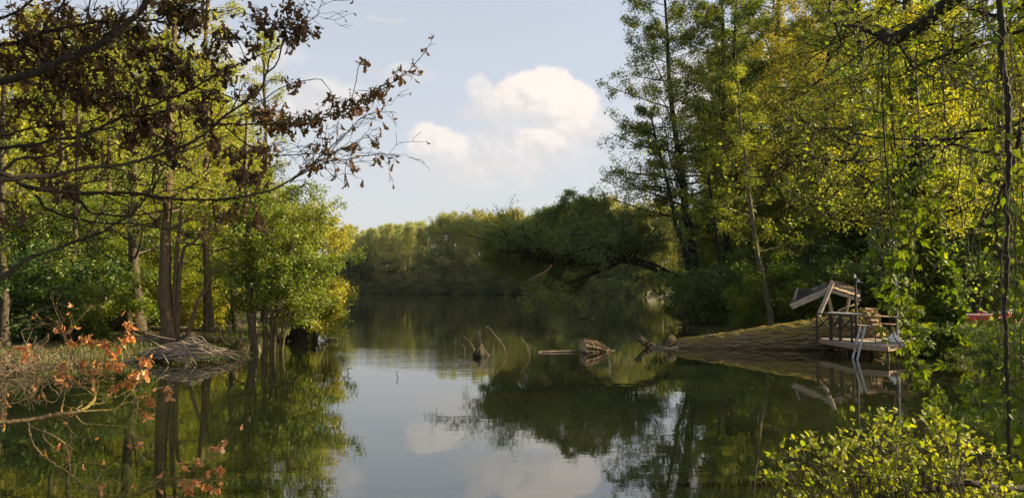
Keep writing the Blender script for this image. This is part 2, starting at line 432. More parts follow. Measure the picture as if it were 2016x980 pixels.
def ground(x, y):
    s = shore(x, y); x = np.asarray(x, float); y = np.asarray(y, float)
    nz = 0.10 * np.sin(x * 0.9 + 1.3 * np.sin(y * 0.7)) + 0.07 * np.sin(y * 1.7 + x * 0.6) + 0.04 * np.sin(x * 3.1) * np.sin(y * 2.7)
    s2 = s + 0.35 * np.sin(x * 1.9 + y * 1.3) * np.sin(x * 0.8 - y * 2.1)
    land = 0.02 + 0.6 * (1 - np.exp(-np.maximum(s2, 0) / 4.5)) + nz * np.clip(s2 / 3, 0, 1) + 0.03 * np.clip(s - 12, 0, 500)
    bed = -1.3 * (1 - np.exp(np.minimum(s2, 0) / 2.0))
    return np.where(s2 > 0, land, bed)

def gz(x, y): return float(ground(np.array([x]), np.array([y]))[0])

def build_ground():
    n = 300
    t = np.linspace(-1, 1, n); xs = np.sinh(t * 6.2) / np.sinh(6.2) * 2500
    ty = np.linspace(-0.72, 1, 340); ys = 22 + np.sinh(ty * 6.0) / np.sinh(6.0) * 3500
    X, Y = np.meshgrid(xs, ys); Z = ground(X, Y)
    v = np.stack([X, Y, Z], -1).reshape(-1, 3)
    i = (np.arange(339)[:, None] * n + np.arange(n - 1)[None]).ravel()
    g = Geo(); g.add(v, np.stack([i, i + 1, i + n + 1, i + n], 1))
    tag(g.build('ground', M['ground'], smooth=True), kind='structure')
    w = Geo(); w.add([(-70, -4, 0), (60, -4, 0), (60, 262, 0), (-70, 262, 0)], [(0, 1, 2, 3)])
    tag(w.build('water', M['water']), kind='structure')
build_ground()

# ------------------------------------------------------------------ trees
def limbs_from(rng, trunk, n, t0, t1, length, elev, bend, az=None, jit=0.06, K=7):
    t = t0 + (t1 - t0) * (np.arange(n) + rng.random(n) * 0.8) / n
    f = t * (len(trunk) - 1); i = np.minimum(f.astype(int), len(trunk) - 2); w = (f - i)[:, None]
    p = trunk[i] * (1 - w) + trunk[i + 1] * w
    a = np.arange(n) * 2.39996 + rng.random(n) * 0.9 if az is None else az[0] + (rng.random(n) - 0.5) * az[1]
    L = np.array([length(x) for x in t]) * (0.75 + 0.5 * rng.random(n))
    e = np.array([elev(x) for x in t]) + (rng.random(n) - 0.5) * 0.3
    d = np.stack([np.cos(a) * np.cos(e), np.sin(a) * np.cos(e), np.sin(e)], 1)
    P = np.zeros((n, K, 3)); P[:, 0] = p; step = (L / (K - 1))[:, None]
    for k in range(1, K):
        d = unit(d + np.array([0, 0, bend / K]) + rng.normal(size=(n, 3)) * jit)
        P[:, k] = P[:, k - 1] + d * step
    return P, L, t

def offshoots(rng, P, L, n, u0, u1, ratio, spread, flat, grav, K=4, taper=0.55, jit=0.08):
    m = len(P); idx = np.repeat(np.arange(m), n)
    u = np.tile((np.arange(n) + 0.5) / n, m) + (rng.random(m * n) - 0.5) / n
    u = u0 + (u1 - u0) * u
    f = u * (P.shape[1] - 1); i = np.clip(f.astype(int), 0, P.shape[1] - 2); w = (f - i)[:, None]
    a, b = P[idx, i], P[idx, i + 1]
    T = unit(b - a); p = a * (1 - w) + b * w
    s = rng.normal(size=T.shape) * np.array([1, 1, flat]); s = unit(s - T * (s * T).sum(1, keepdims=True))
    th = spread * (0.7 + 0.6 * rng.random((len(u), 1)))
    d = unit(T * np.cos(th) + s * np.sin(th))
    LL = L[idx] * ratio * (1 - taper * u) * (0.6 + 0.8 * rng.random(len(u)))
    Q = np.zeros((len(u), K, 3)); Q[:, 0] = p; st = (LL / (K - 1))[:, None]
    for k in range(1, K):
        d = unit(d + np.array([0, 0, grav / K]) + rng.normal(size=d.shape) * jit)
        Q[:, k] = Q[:, k - 1] + d * st
    return Q, LL, idx

def twig_points(rng, Q, n, sp):
    m, K, _ = Q.shape; u = 0.15 + 0.9 * rng.random((m, n))
    f = np.clip(u, 0, 0.999) * (K - 1); i = f.astype(int); w = (f - i)[..., None]
    r = np.arange(m)[:, None]
    return (Q[r, i] * (1 - w) + Q[r, i + 1] * w + rng.normal(size=(m, n, 3)) * sp).reshape(-1, 3)

def make_tree(name, label, cat, trunks, leafmat, barkmat, seed, nlimb=24, t0=0.25, t1=0.98, length=lambda t: 3.5 * (1.15 - t),
              elev=lambda t: 0.3, bend=0.2, n2=8, n3=6, nl=18, leaf=0.11, sp=0.10, ratio2=0.45, ratio3=0.5, flat=0.35, grav=0.05,
              up=0.5, az=None, group=None, root=None, ivy=0, ivymat=None, ivysize=0.11, parts=True, droop=None, ivyt=(0, 0.7), limb_r=0.3, asp=0.62, extra=()):
    """trunks: list of (points, r0, r1). extra: hand placed limbs (points, r0, r1)"""
    rng = np.random.default_rng(seed)
    base = tuple(np.asarray(trunks[0][0][0], float)) if root is None else root
    r = empty(name, base, label, cat, group)
    leaves = Geo(); twigs = Geo(); ivyg = Geo(); whole = Geo()
    for ti, (pts, r0, r1, *opt) in enumerate(trunks):
        opt = opt[0] if opt else {}
        n = 14
        T = spline(pts, n)
        T[1:-1] += rng.normal(size=(n - 2, 3)) * r0 * 0.12
        fl = np.linspace(0, 1, n)
        R = r0 + (r1 - r0) * fl ** 0.9; R[0] *= 1.35; R[1] *= 1.08
        v, q = tubes(T, R, 9 if parts else 5, lambda a, b, c: 1 + 0.14 * (rng.random((a, b, c)) - 0.5))
        g = Geo() if parts else whole
        g.add(v, q)
        if parts: g.build('trunk', barkmat, r, smooth=True)
        k = opt.get('nlimb', max(3, int(nlimb / len(trunks))))
        P, L, t = limbs_from(rng, T, k, opt.get('t0', t0), t1, opt.get('length', length), elev, bend, az)
        LR = np.interp(t, fl, R)[:, None] * limb_r * np.linspace(1, 0.25, P.shape[1])[None] + 0.006
        sets = [(P, L, LR)]
        Q, L2, idx = offshoots(rng, P, L, n2, 0.18, 1.0, ratio2, 0.9, flat, grav)
        R2 = (LR.mean(1)[idx] * 0.35)[:, None] * np.linspace(1, 0.35, 4)[None] + 0.004
        if parts:
            for j in range(k):
                g = Geo(); v, q = tubes(P[j], LR[j], 5); g.add(v, q)
                sel = idx == j; v, q = tubes(Q[sel], R2[sel], 3); g.add(v, q)
                g.build('limb', barkmat, r, smooth=True)
        else:
            v, q = tubes(P, LR, 3); whole.add(v, q)
        if n3:
            S, L3, _ = offshoots(rng, Q, L2, n3, 0.15, 1.0, ratio3, 0.8, flat, grav, K=3)
            if parts:
                v, q = tubes(S, np.array([[0.008, 0.006, 0.003]]).repeat(len(S), 0), 3); twigs.add(v, q)
        else: S = Q
        leaf_quads(leaves, twig_points(rng, S, nl, sp), leaf, rng, up, asp, droop=droop)
        if ivy:
            u = ivyt[0] + (ivyt[1] - ivyt[0]) * rng.random(ivy) ** 1.2
            f = u * (n - 1); i = np.minimum(f.astype(int), n - 2); w = (f - i)[:, None]
            p = T[i] * (1 - w) + T[i + 1] * w; rr = np.interp(u, fl, R)[:, None]
            a = rng.random(ivy) * 2 * np.pi
            bulge = 1.0 + 0.9 * np.abs(np.sin(u * 23 + a * 1.0) * np.sin(u * 9 + 2))[:, None]
            off = np.stack([np.cos(a), np.sin(a), 0 * a], 1) * (rr + 0.05 + 0.16 * rng.random((ivy, 1)) ** 2) * bulge
            leaf_quads(ivyg, p + off + rng.normal(size=p.shape) * 0.03, ivysize, rng, 0.2, 0.8, droop=0.5)
    for pts, r0, r1 in extra:
        g = Geo(); tube(g, pts, r0, r1, 7, 14, rough=0.12, rng=rng); g.build('limb', barkmat, r, smooth=True)
    if not parts: whole.build('trunk', barkmat, r)
    elif twigs.v: twigs.build('twigs', barkmat, r, kind='stuff')
    leaves.build('crown', leafmat, r, kind='stuff')
    if ivyg.v: ivyg.build('ivy', ivymat or M['ivy'], r, kind='stuff')
    return r

ORD = ('leftmost', 'second from the left', 'third from the left', 'fourth from the left', 'fifth from the left', 'sixth from the left', 'seventh from the left', 'eighth from the left', 'ninth from the left',
       'tenth from the left', 'eleventh from the left', 'twelfth from the left', 'thirteenth from the left', 'fourteenth from the left', 'fifteenth from the left', 'sixteenth from the left', 'seventeenth from the left', 'eighteenth from the left', 'nineteenth from the left', 'twentieth from the left')
def number_labels(objs):
    """look alikes that can be told apart only by their order along the bank"""
    by = {}
    for o in objs: by.setdefault(o['label'], []).append(o)
    for lab, os in by.items():
        os.sort(key=lambda o: o.location.x / o.location.y)
        if len(os) > 1:
            for i, o in enumerate(os): o['label'] = f'{ORD[i]} {lab}' if i < len(os) - 1 else f'rightmost {lab}'

def dup(root, loc, rz=0.0, s=(1, 1, 1), label=None, group=None, leafmat=None):
    c = root.copy(); C.objects.link(c)
    c.location = loc; c.rotation_euler = (0, 0, rz); c.scale = s
    if label: c['label'] = label
    if group: c['group'] = group
    for ch in children(root):
        d = ch.copy(); C.objects.link(d); adopt(d, c)
        if leafmat and ch.name.startswith('crown'):
            d.material_slots[0].link = 'OBJECT'; d.material_slots[0].material = leafmat
    return c

R_ = random.Random(7)
def used_first(store, proto, *a, **kw):
    """the first placement moves the prototype itself, later ones copy it"""
    if proto.name not in store:
        store.add(proto.name); store_first = proto
        loc, rz, s = a[0], kw.get('rz', 0), kw.get('s', (1, 1, 1))
        proto.location = loc; proto.rotation_euler = (0, 0, rz); proto.scale = s
        if kw.get('label'): proto['label'] = kw['label']
        if kw.get('group'): proto['group'] = kw['group']
        if kw.get('leafmat'):
            for ch in children(proto):
                if ch.name.startswith('crown'):
                    ch.material_slots[0].link = 'OBJECT'; ch.material_slots[0].material = kw['leafmat']
        return proto
    return dup(proto, *a, **kw)
USED = set()

# ---- prototypes for the far shore and the thickets (built at the origin, then placed)
def far_slender(i):
    h = 21 + i
    return make_tree('alder_tree', 'x', 'tree', [([(0, 0, 0), (0.2, 0.1, h * .4), (-0.2, 0.2, h * .75), (0.1, 0, h)], 0.26, 0.06)], M['far'], M['warmbark'], 100 + i,
                     nlimb=34, t0=0.36, t1=0.99, length=lambda t: 3.2 * (1.25 - t), elev=lambda t: 0.35, n2=6, n3=0, nl=20, leaf=0.30, sp=0.36,
                     ratio2=0.5, parts=False, up=0.3, root=(0, 0, 0))
def far_round(i):
    h = 17
    return make_tree('broadleaf_tree', 'x', 'tree', [([(0, 0, 0), (0.3, 0, h * .4), (-0.2, 0.3, h * .7), (0, 0, h)], 0.3, 0.06)], M['olive'], M['bark'], 200 + i,
                     nlimb=38, t0=0.06, t1=0.99, length=lambda t: 5.6 * math.sin(math.pi * min(1, (0.16 + 0.84 * t))) ** 0.7 + 0.7, elev=lambda t: 0.15 + 0.55 * t,
                     bend=0.1, n2=8, n3=0, nl=30, leaf=0.30, sp=0.36, ratio2=0.42, parts=False, up=0.4, root=(0, 0, 0))
def mid_tree(i):
    h = 14 + i
    return make_tree('thicket_tree', 'x', 'tree', [([(0, 0, 0), (0.25, 0, h * .3), (-0.2, 0.3, h * .65), (0.1, 0, h)], 0.15, 0.03)], M['yellow'], M['bark'], 300 + i,
                     nlimb=36, t0=0.10, t1=0.98, length=lambda t: 3.7 * (1.12 - t) ** 0.55, elev=lambda t: 0.2 + 0.4 * t, bend=0.25, n2=8, n3=4, nl=26,
                     leaf=0.15, sp=0.2, ratio2=0.5, ratio3=0.5, parts=False, up=0.5, root=(0, 0, 0))
def shrub(i):
    rng = np.random.default_rng(40 + i)
    tr = []
    for k in range(7):
        a = k * 0.9 + rng.random(); l = 1.1 + rng.random() * 0.9
        tr.append(([(0.1 * math.cos(a), 0.1 * math.sin(a), 0), (0.45 * l * math.cos(a), 0.45 * l * math.sin(a), 1.1), (0.9 * l * math.cos(a), 0.9 * l * math.sin(a), 2.0 + rng.random())], 0.03, 0.01))
    return make_tree('shrub', 'x', 'shrub', tr, M['dark'], M['bark'], 400 + i, nlimb=42, t0=0.12, t1=0.98, length=lambda t: 0.95, elev=lambda t: 0.15, bend=-0.1,
                     n2=5, n3=4, nl=9, leaf=0.12, sp=0.10, ratio2=0.5, ratio3=0.6, parts=False, up=0.8, root=(0, 0, 0))
SLENDER = [far_slender(i) for i in range(3)]
ROUND = [far_round(i) for i in range(3)]
MID = [mid_tree(i) for i in range(3)]
SHRUB = [shrub(i) for i in range(2)]

# ---- far shore: the slender stand on the left, rounder trees to the right
FARX = [(650, 448, 262), (664, 455, 258), (678, 447, 262), (690, 452, 260), (705, 455, 256), (716, 462, 262), (730, 452, 262), (742, 446, 256), (752, 451, 262),
        (765, 447, 258), (776, 446, 262), (790, 450, 255), (801, 446, 260), (812, 447, 256), (823, 444, 250)]
for row in range(3):
    for j, (px, py, d) in enumerate(FARX):
        dd = d - 6 + row * 10; p = at(px + row * 5 + R_.uniform(-3, 3), 578, dd); z = gz(p[0], p[1])
        top = at(px, py + R_.uniform(-8, 9), dd)[2]; pr = SLENDER[(j + row) % 3]
        hgt = 21 + SLENDER.index(pr)
        s = (top - z) / hgt
        used_first(USED, pr, (p[0], p[1], z), rz=R_.uniform(0, 6.28), s=(s, s, s),
                   label='slender straight alder in the dense stand across the far end of the pond', group='slender alders of the far stand')
ROUNDX = [(848, 432, 232, 'olive'), (872, 424, 226, 'green'), (893, 423, 226, 'olive'), (915, 420, 222, 'ochre'), (940, 417, 218, 'olive'), (965, 410, 215, 'ochre'),
          (992, 405, 214, 'yellow'), (1018, 406, 214, 'ochre'), (1045, 412, 205, 'olive'), (1080, 408, 180, 'green'),
          (1110, 405, 170, 'far'), (1150, 392, 150, 'olive'), (1185, 377, 140, 'ochre'), (1225, 392, 140, 'olive'), (1262, 398, 135, 'yellow'), (1300, 396, 120, 'olive'),
          (1330, 400, 110, 'yellow'), (1370, 405, 105, 'ochre')]
RLAB = {'olive': 'olive brown round crowned tree on the far right shore', 'green': 'green round crowned tree on the far shore beside the slender stand',
        'ochre': 'ochre tinted round crowned tree on the far shore', 'yellow': 'round crowned tree with yellow lit top on the far shore', 'far': 'grey green round crowned tree on the far shore behind the willow'}
NUM = []
for row in range(2):
    for j, (px, py, d, mt) in enumerate(ROUNDX):
        dd = d + row * 14
        while shore(*at(px + row * 9, 578, dd)[:2]) < 1.5: dd += 3
        p = at(px + row * 9, 578, dd); z = gz(p[0], p[1]); top = at(px, py + (4 if row else 0) + R_.uniform(-9, 12), dd)[2]
        s = (top - z) / 18.2; w = s * R_.uniform(0.7, 1.0)
        o = used_first(USED, ROUND[(j + row) % 3], (p[0], p[1], z), rz=R_.uniform(0, 6.28), s=(w, w, s), leafmat=M[mt],
                       label=RLAB[mt] if not row else 'crown showing between the front row of round trees on the far shore', group='round crowned trees of the far shore' if not row else 'second row of round trees on the far shore')
        if not row: NUM.append(o)
number_labels(NUM); NUM = []
for j in range(92):
    back = j // 46; j = j % 46
    px = 655 + j * 15.4 + back * 6; d = np.interp(px, [650, 830, 1000, 1080, 1200, 1360], [250, 236, 208, 186, 145, 96]) + R_.uniform(-2, 3)
    p = at(px, 578, d); sft = 0
    while shore(np.array([p[0]]), np.array([p[1] + sft]))[0] < 0.6 and sft < 60: sft += 2
    s = R_.uniform(1.1, 2.2) * (1.0 if px < 840 else 1.2)
    if back: sft += 9; s *= 2.2
    used_first(USED, SHRUB[j % 2], (p[0], p[1] + sft, gz(p[0], p[1] + sft) - 0.2), rz=R_.uniform(0, 6), s=(s * 1.3, s * 1.3, s), leafmat=M['far' if j % 3 else 'dark'],
               label='low shrub hanging over the water of the far shore', group='shrubs along the far shore')

for j in range(26):                                        # the wood goes on behind the first rows
    p = at(560 + j * 32, 578, 290 + 12 * (j % 3)); z = gz(p[0], p[1]); s = R_.uniform(.62, .8)
    dup(ROUND[j % 3], (p[0], p[1], z), rz=R_.uniform(0, 6.28), s=(s * 1.5, s * 1.5, s), leafmat=M['far'], label='grey green tree filling the gaps behind the far stand of alders', group='trees behind the far stand')
# ---- trees of the right bank outside the picture: they keep the foot of the wood in broken shade
for j, (x, y, h, w, mt) in enumerate([(41, 17, 14, 1.2, 'alder'), (52, 42, 17, 1.3, 'green')]):
    s = h / 15.5; dup(MID[j % 3], (x, y, gz(x, y)), rz=R_.uniform(0, 6.28), s=(w * 1.15, w * 1.15, s), leafmat=M[mt], label='tall leafy tree on the right bank beyond the right edge', group='trees beyond the right edge')
# ---- the thicket behind the left bank
LTH = [(20, 90, 34, 'yellow'), (75, 200, 40, 'ochre'), (130, 60, 38, 'yellow'), (190, 110, 46, 'ochre'), (245, 180, 42, 'yellow'), (300, 160, 50, 'yellow'), (355, 230, 46, 'green'),
       (400, 150, 58, 'yellow'), (440, 250, 52, 'yellow'), (480, 300, 60, 'yellow'), (520, 330, 56, 'green'), (540, 370, 64, 'yellow'), (565, 400, 70, 'yellow'), (590, 430, 66, 'yellow'),
       (150, 250, 60, 'yellow'), (60, 20, 52, 'ochre'), (230, 30, 64, 'yellow'), (330, 350, 36, 'green'), (180, 380, 34, 'green'), (90, 400, 32, 'dark'), (400, 420, 38, 'green'), (270, 420, 38, 'yellow'), (460, 430, 42, 'yellow'), (370, 110, 72, 'yellow'), (430, 210, 74, 'green'), (300, 60, 70, 'ochre'), (100, 130, 66, 'yellow'), (180, 60, 70, 'ochre'), (500, 300, 76, 'yellow')]
LLAB = {'yellow': 'yellow green young tree of the thicket behind the left bank', 'ochre': 'ochre green young tree of the thicket behind the withered oak',
        'green': 'fresh green young tree of the thicket behind the left bank', 'dark': 'dark green young tree low in the thicket on the left bank'}
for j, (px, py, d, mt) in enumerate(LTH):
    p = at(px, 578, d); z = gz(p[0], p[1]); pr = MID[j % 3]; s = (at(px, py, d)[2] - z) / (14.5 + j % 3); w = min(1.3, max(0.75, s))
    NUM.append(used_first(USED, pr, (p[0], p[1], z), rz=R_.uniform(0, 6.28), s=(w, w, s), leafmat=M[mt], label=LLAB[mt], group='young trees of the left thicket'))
number_labels(NUM); NUM = []
# ---- the wood behind the right bank
RTH = [(1420, 380, 56, 'green'), (1480, 330, 50, 'green'), (1540, 300, 44, 'green'), (1600, 260, 52, 'ochre'), (1570, 420, 40, 'green'), (1640, 330, 42, 'yellow'), (1690, 240, 48, 'ochre'),
       (1740, 180, 44, 'dark'), (1780, 300, 38, 'dark'), (1830, 100, 50, 'yellow'), (1860, 280, 36, 'dark'), (1900, 60, 46, 'yellow'), (1940, 220, 40, 'green'), (1990, 100, 44, 'yellow'),
       (2040, 0, 38, 'yellow'), (2100, 0, 46, 'green'), (1660, 440, 36, 'dark'), (1720, 430, 35, 'dark'), (1920, 400, 34, 'dark'), (1980, 380, 34, 'green'), (1500, 450, 42, 'green'), (1440, 460, 46, 'green'),
       (1380, 440, 50, 'alder'), (1425, 90, 72, 'alder'), (1470, 60, 70, 'green'), (1515, 120, 68, 'ochre'), (1560, 40, 66, 'ochre'), (1600, 90, 70, 'green'), (1650, 20, 64, 'yellow'), (1700, 60, 62, 'ochre'), (1750, 10, 60, 'green'), (1810, 30, 62, 'green'), (1870, -10, 60, 'alder'),
       (1350, 300, 78, 'alder'), (1390, 220, 76, 'green')]
RL2 = {'yellow': 'sunlit yellow green tree deep in the wood on the right bank', 'ochre': 'ochre green tree of the wood behind the huge fallen log', 'green': 'leafy green young tree of the wood on the right bank',
       'dark': 'dark green shaded tree behind the deck and the hut', 'alder': 'dark alder standing far back in the wood on the right bank'}
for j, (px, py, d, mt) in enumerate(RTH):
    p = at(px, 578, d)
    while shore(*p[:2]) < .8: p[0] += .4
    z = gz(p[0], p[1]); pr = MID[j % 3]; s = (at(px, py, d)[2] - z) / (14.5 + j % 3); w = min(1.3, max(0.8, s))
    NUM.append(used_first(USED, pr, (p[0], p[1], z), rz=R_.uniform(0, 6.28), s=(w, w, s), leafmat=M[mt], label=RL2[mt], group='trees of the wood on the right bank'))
number_labels(NUM); NUM = []

# ---- shrubs one can tell from the trees
SHR = [(30, 660, 25, 1.0, 'dark', 'dark green shrub at the left edge of the left bank'), (95, 600, 27, 1.2, 'dark', 'tall dark green shrub behind the dry brush on the left bank'),
       (150, 640, 26, 0.9, 'green', 'green shrub between the dry brush and the dark stump trunk'), (225, 625, 29, 1.1, 'green', 'broad green shrub left of the big brown trunk'),
       (285, 600, 33, 1.1, 'yellow', 'yellow green shrub just left of the big brown trunk'), (385, 610, 33, 0.9, 'yellow', 'yellow green shrub behind the stick pile'),
       (440, 600, 37, 1.0, 'yellow', 'yellow green shrub between the two dark bank trunks'), (1440, 600, 37.5, 1.35, 'dark', 'dark green shrub at the waterline left of the pale sapling'),
       (1385, 620, 38.5, 1.15, 'dark', 'black green shrub overhanging the water beyond the log tip'), (1490, 610, 34.5, 0.85, 'green', 'rounded green shrub at the foot of the pale sapling'),
       (1350, 600, 43, 1.2, 'alder', 'grey green shrub under the leaning willow trunk'), (1660, 570, 33, 1.3, 'dark', 'dark shrub rising behind the ruined hut roof'),
       (1725, 590, 32, 1.2, 'dark', 'dark shrub right of the hut and behind the table'), (1560, 560, 33.5, 1.2, 'green', 'green shrub left of the ruined hut'),
       (1800, 600, 31, 1.1, 'dark', 'dark shrub behind the ivy covered leaning trunk'), (1900, 590, 33, 1.3, 'dark', 'dark shrub behind the red canoes'), (2000, 600, 36, 1.3, 'dark', 'dark shrub right of the red canoes'),
       (1975, 700, 20, 0.6, 'dark', 'low dark shrub on the bank at the right edge'),
       (1838, 690, 25.2, 0.35, 'dark', 'low dark shrub at the right end of the deck'), (1620, 560, 38, 1.6, 'dark', 'large dark shrub behind the hut ridge')]
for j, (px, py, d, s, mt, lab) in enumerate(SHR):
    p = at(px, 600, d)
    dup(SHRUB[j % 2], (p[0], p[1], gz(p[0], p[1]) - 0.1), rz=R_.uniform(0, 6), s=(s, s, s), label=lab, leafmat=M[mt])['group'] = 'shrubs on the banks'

def base(px, d): p = at(px, 600, d); return (p[0], p[1], gz(p[0], p[1]) - 0.1)
def pts(base_px, d, *rest):
    """trunk line: the foot at (base_px, d) on the ground, then photograph points at distance d (or (px,py,d))"""
    return [base(base_px, d)] + [tuple(at(*(q if len(q) == 3 else (*q, d)))) for q in rest]

# ---- single trees, left bank
make_tree('brown_trunk_tree', 'tall tree with the thick brown trunk standing behind the stick pile', 'tree',
          [(pts(338, 25, (325, 560), (327, 450), (336, 300), (340, 130), (343, -120)), 0.24, 0.07)], M['yellow'], M['warmbark'], 1, nlimb=30, t0=0.38, length=lambda t: 3.4 * (1.3 - t),
          elev=lambda t: 0.35, n2=7, n3=5, nl=13, leaf=0.085, sp=0.10,
          extra=[(pts(352, 25, (352, 560), (362, 490), (378, 480), (420, 440)), 0.085, 0.03), (pts(345, 25, (345, 560), (350, 480), (357, 420), (360, 380)), 0.09, 0.05),
                 (pts(360, 25, (390, 595), (412, 555), (420, 535), (460, 510)), 0.08, 0.02)])
make_tree('sunlit_trunk_tree', 'tall thin tree whose lower trunk is lit, right of the thick brown trunk', 'tree',
          [(pts(411, 31, (410, 560), (404, 430), (406, 250), (407, 60), (412, -140)), 0.20, 0.06)], M['yellow'], M['warmbark'], 2, nlimb=34, t0=0.3, length=lambda t: 3.6 * (1.25 - t), n2=7, n3=5, nl=13,
          leaf=0.09, sp=0.11)
make_tree('pale_trunk_tree', 'slim tree with pale upper trunk leaning over the alder clump at the left shore', 'tree',
          [(pts(508, 26.5, (495, 620), (488, 560), (489, 480), (486, 400), (484, 320), (486, 200)), 0.17, 0.05)], M['yellow'], M['palebark'], 3, nlimb=16, t0=0.3, length=lambda t: 1.9 * (1.2 - t), n2=6, n3=5, nl=12,
          leaf=0.08, sp=0.10)
make_tree('slim_background_tree', 'slim tall tree rising above the clump left of the open sky', 'tree',
          [(pts(520, 44, (522, 480), (524, 300), (520, 150), (522, 60)), 0.16, 0.04)], M['yellow'], M['bark'], 31, nlimb=22, t0=0.35, length=lambda t: 2.2 * (1.25 - t), n2=6, n3=4, nl=11, leaf=0.11, sp=0.13)
make_tree('dark_leaning_trunk', 'short dark trunk leaning left on the bank behind the stick pile', 'tree',
          [(pts(470, 33, (462, 620), (458, 570), (462, 500), (465, 430)), 0.2, 0.1)], M['green'], M['darkbark'], 4, nlimb=12, t0=0.4, length=lambda t: 1.8, n2=6, n3=5, nl=11, leaf=0.09)
for i, (px, d, px2, py2, r, lab) in enumerate([(275, 29, 262, 420, .26, 'dark thick trunk in the shade left of the brown trunk'), (216, 36, 214, 380, .2, 'brown trunk in the green thicket left of centre'),
                                               (138, 31, 150, 400, .14, 'thin grey trunk among the shrubs on the left'), (12, 24, 2, 420, .16, 'grey trunk at the left edge of the picture'),
                                               (95, 34, 120, 300, .16, 'leaning grey trunk behind the withered oak')]):
    make_tree('thicket_trunk_tree', lab, 'tree', [(pts(px, d, ((px + px2) / 2, 560), (px2, py2), (px2 + 6, py2 - 260)), r, r * .4)], M['green' if i else 'dark'], M['warmbark' if i in (1,) else 'bark'], 50 + i,
              nlimb=14, t0=0.35, length=lambda t: 2.4 * (1.2 - t * .6), n2=6, n3=4, nl=11, leaf=0.1, sp=0.12)

# ---- alder clump standing in the shallows on the left, and the shoots on the old root stump beyond it
d = 26.0
make_tree('alder_clump', 'bright green many stemmed alder clump standing in the shallows at the left shore', 'tree',
          [(pts(526, d, (522, 640), (524, 590), (532, 500), (540, 420), (548, 380)), 0.10, 0.02), (pts(541, d, (545, 610), (552, 560), (570, 480), (590, 420)), 0.075, 0.015),
           (pts(533, d, (537, 620), (530, 560), (512, 470), (500, 400)), 0.09, 0.02), (pts(548, d, (560, 610), (575, 540), (578, 440), (580, 400)), 0.04, 0.01),
           (pts(512, d, (500, 640), (505, 560), (470, 470), (440, 410)), 0.08, 0.02), (pts(550, d, (572, 600), (604, 560), (640, 520)), 0.04, 0.01)],
          M['green'], M['warmbark'], 5, nlimb=84, t0=0.22, length=lambda t: 1.35, elev=lambda t: 0.25, bend=0.3, n2=6, n3=5, nl=13, leaf=0.085, sp=0.10)
d = 31.5
stump_root = make_tree('stump_alder', 'yellow green alder shoots growing from the dark old root stump at the waterline', 'tree',
          [(pts(598, d, (585, 610), (575, 540), (570, 470), (575, 410)), 0.06, 0.015), (pts(604, d, (612, 600), (618, 530), (622, 470), (624, 440)), 0.06, 0.015),
           (pts(612, d, (640, 610), (632, 560), (634, 500), (636, 470)), 0.05, 0.012), (pts(602, d, (603, 600), (600, 520), (602, 450), (604, 425)), 0.05, 0.012),
           (pts(614, d, (628, 625), (644, 600)), 0.035, 0.01), (pts(590, d, (570, 620), (550, 560), (540, 500)), 0.05, 0.01)],
          M['yellow'], M['bark'], 6, nlimb=84, t0=0.15, length=lambda t: 1.0, elev=lambda t: 0.25, bend=0.2, n2=6, n3=5, nl=13, leaf=0.09, sp=0.12)
def root_stump(parent, px, d, w, h, seed):
    rng = np.random.default_rng(seed); g = Geo()
    for i in range(60):
        a = rng.random() * 6.28; r = w * (0.5 + 0.5 * rng.random()); p = np.array(parent.location) * (1, 1, 0)
        q = p + (r * 0.9 * math.cos(a), r * 0.9 * math.sin(a), -0.25); t = p + (r * 0.75 * math.cos(a + .2), r * 0.75 * math.sin(a + .2), h * (0.6 + 0.5 * rng.random()))
        tube(g, [q, (q + t) / 2 + rng.normal(size=3) * 0.05, t], 0.05, 0.02, 5, 6)
    tube(g, [p + (0, 0, -.3), p + (0.02, 0, h * .9)], w * .75, w * .68, 12, 5)
    g.build('stump', M['darkbark'], parent)
root_stump(stump_root, 600, d, 0.55, 0.75, 3)
g = Geo(); rng = np.random.default_rng(8)
for i in range(26):                                        # roots reaching from the stump into the pond
    p = at(592, 660, d) * (1, 1, 0); a = math.radians(150 + 60 * rng.random())
    q = p + (math.cos(a) * (0.6 + rng.random() * 0.7), math.sin(a) * 0.6 - 0.2, -0.15)
    tube(g, [p + rng.normal(size=3) * .15 + (0, 0, .35), (p + q) / 2 + (0, 0, 0.22), q], 0.03, 0.012, 4, 6)
g.build('roots', M['darkbark'], stump_root, kind='stuff')

# ---- right bank
d = 45.0
make_tree('tall_alder', 'tallest dark alder left of the right hand wood, its boughs reaching over the pond', 'tree',
          [(pts(1378, d, (1366, 520), (1350, 400), (1335, 300), (1322, 180), (1312, 60), (1306, -60)), 0.34, 0.05)], M['alder'], M['darkbark'], 11, nlimb=46, t0=0.26, t1=0.99,
          length=lambda t: 7.6 * (1.1 - t) ** .8, elev=lambda t: 0.12 + 0.3 * t, bend=0.15, n2=9, n3=6, nl=20, leaf=0.115, sp=0.13, flat=0.25, ivy=4200, ivyt=(0, 0.6), limb_r=0.28)
make_tree('leaning_alder_stem', 'thinner dark alder stem leaning left beside the tallest alder', 'tree',
          [(pts(1372, d - 1, (1350, 500), (1330, 440), (1312, 350), (1290, 270), (1280, 210)), 0.17, 0.05)], M['alder'], M['darkbark'], 12, nlimb=22, t0=0.4, length=lambda t: 3.6 * (1.15 - t),
          elev=lambda t: 0.15, bend=0.1, n2=7, n3=5, nl=12, leaf=0.11, flat=0.25, ivy=1500, ivyt=(0, 0.8), az=(math.pi, 3.6))
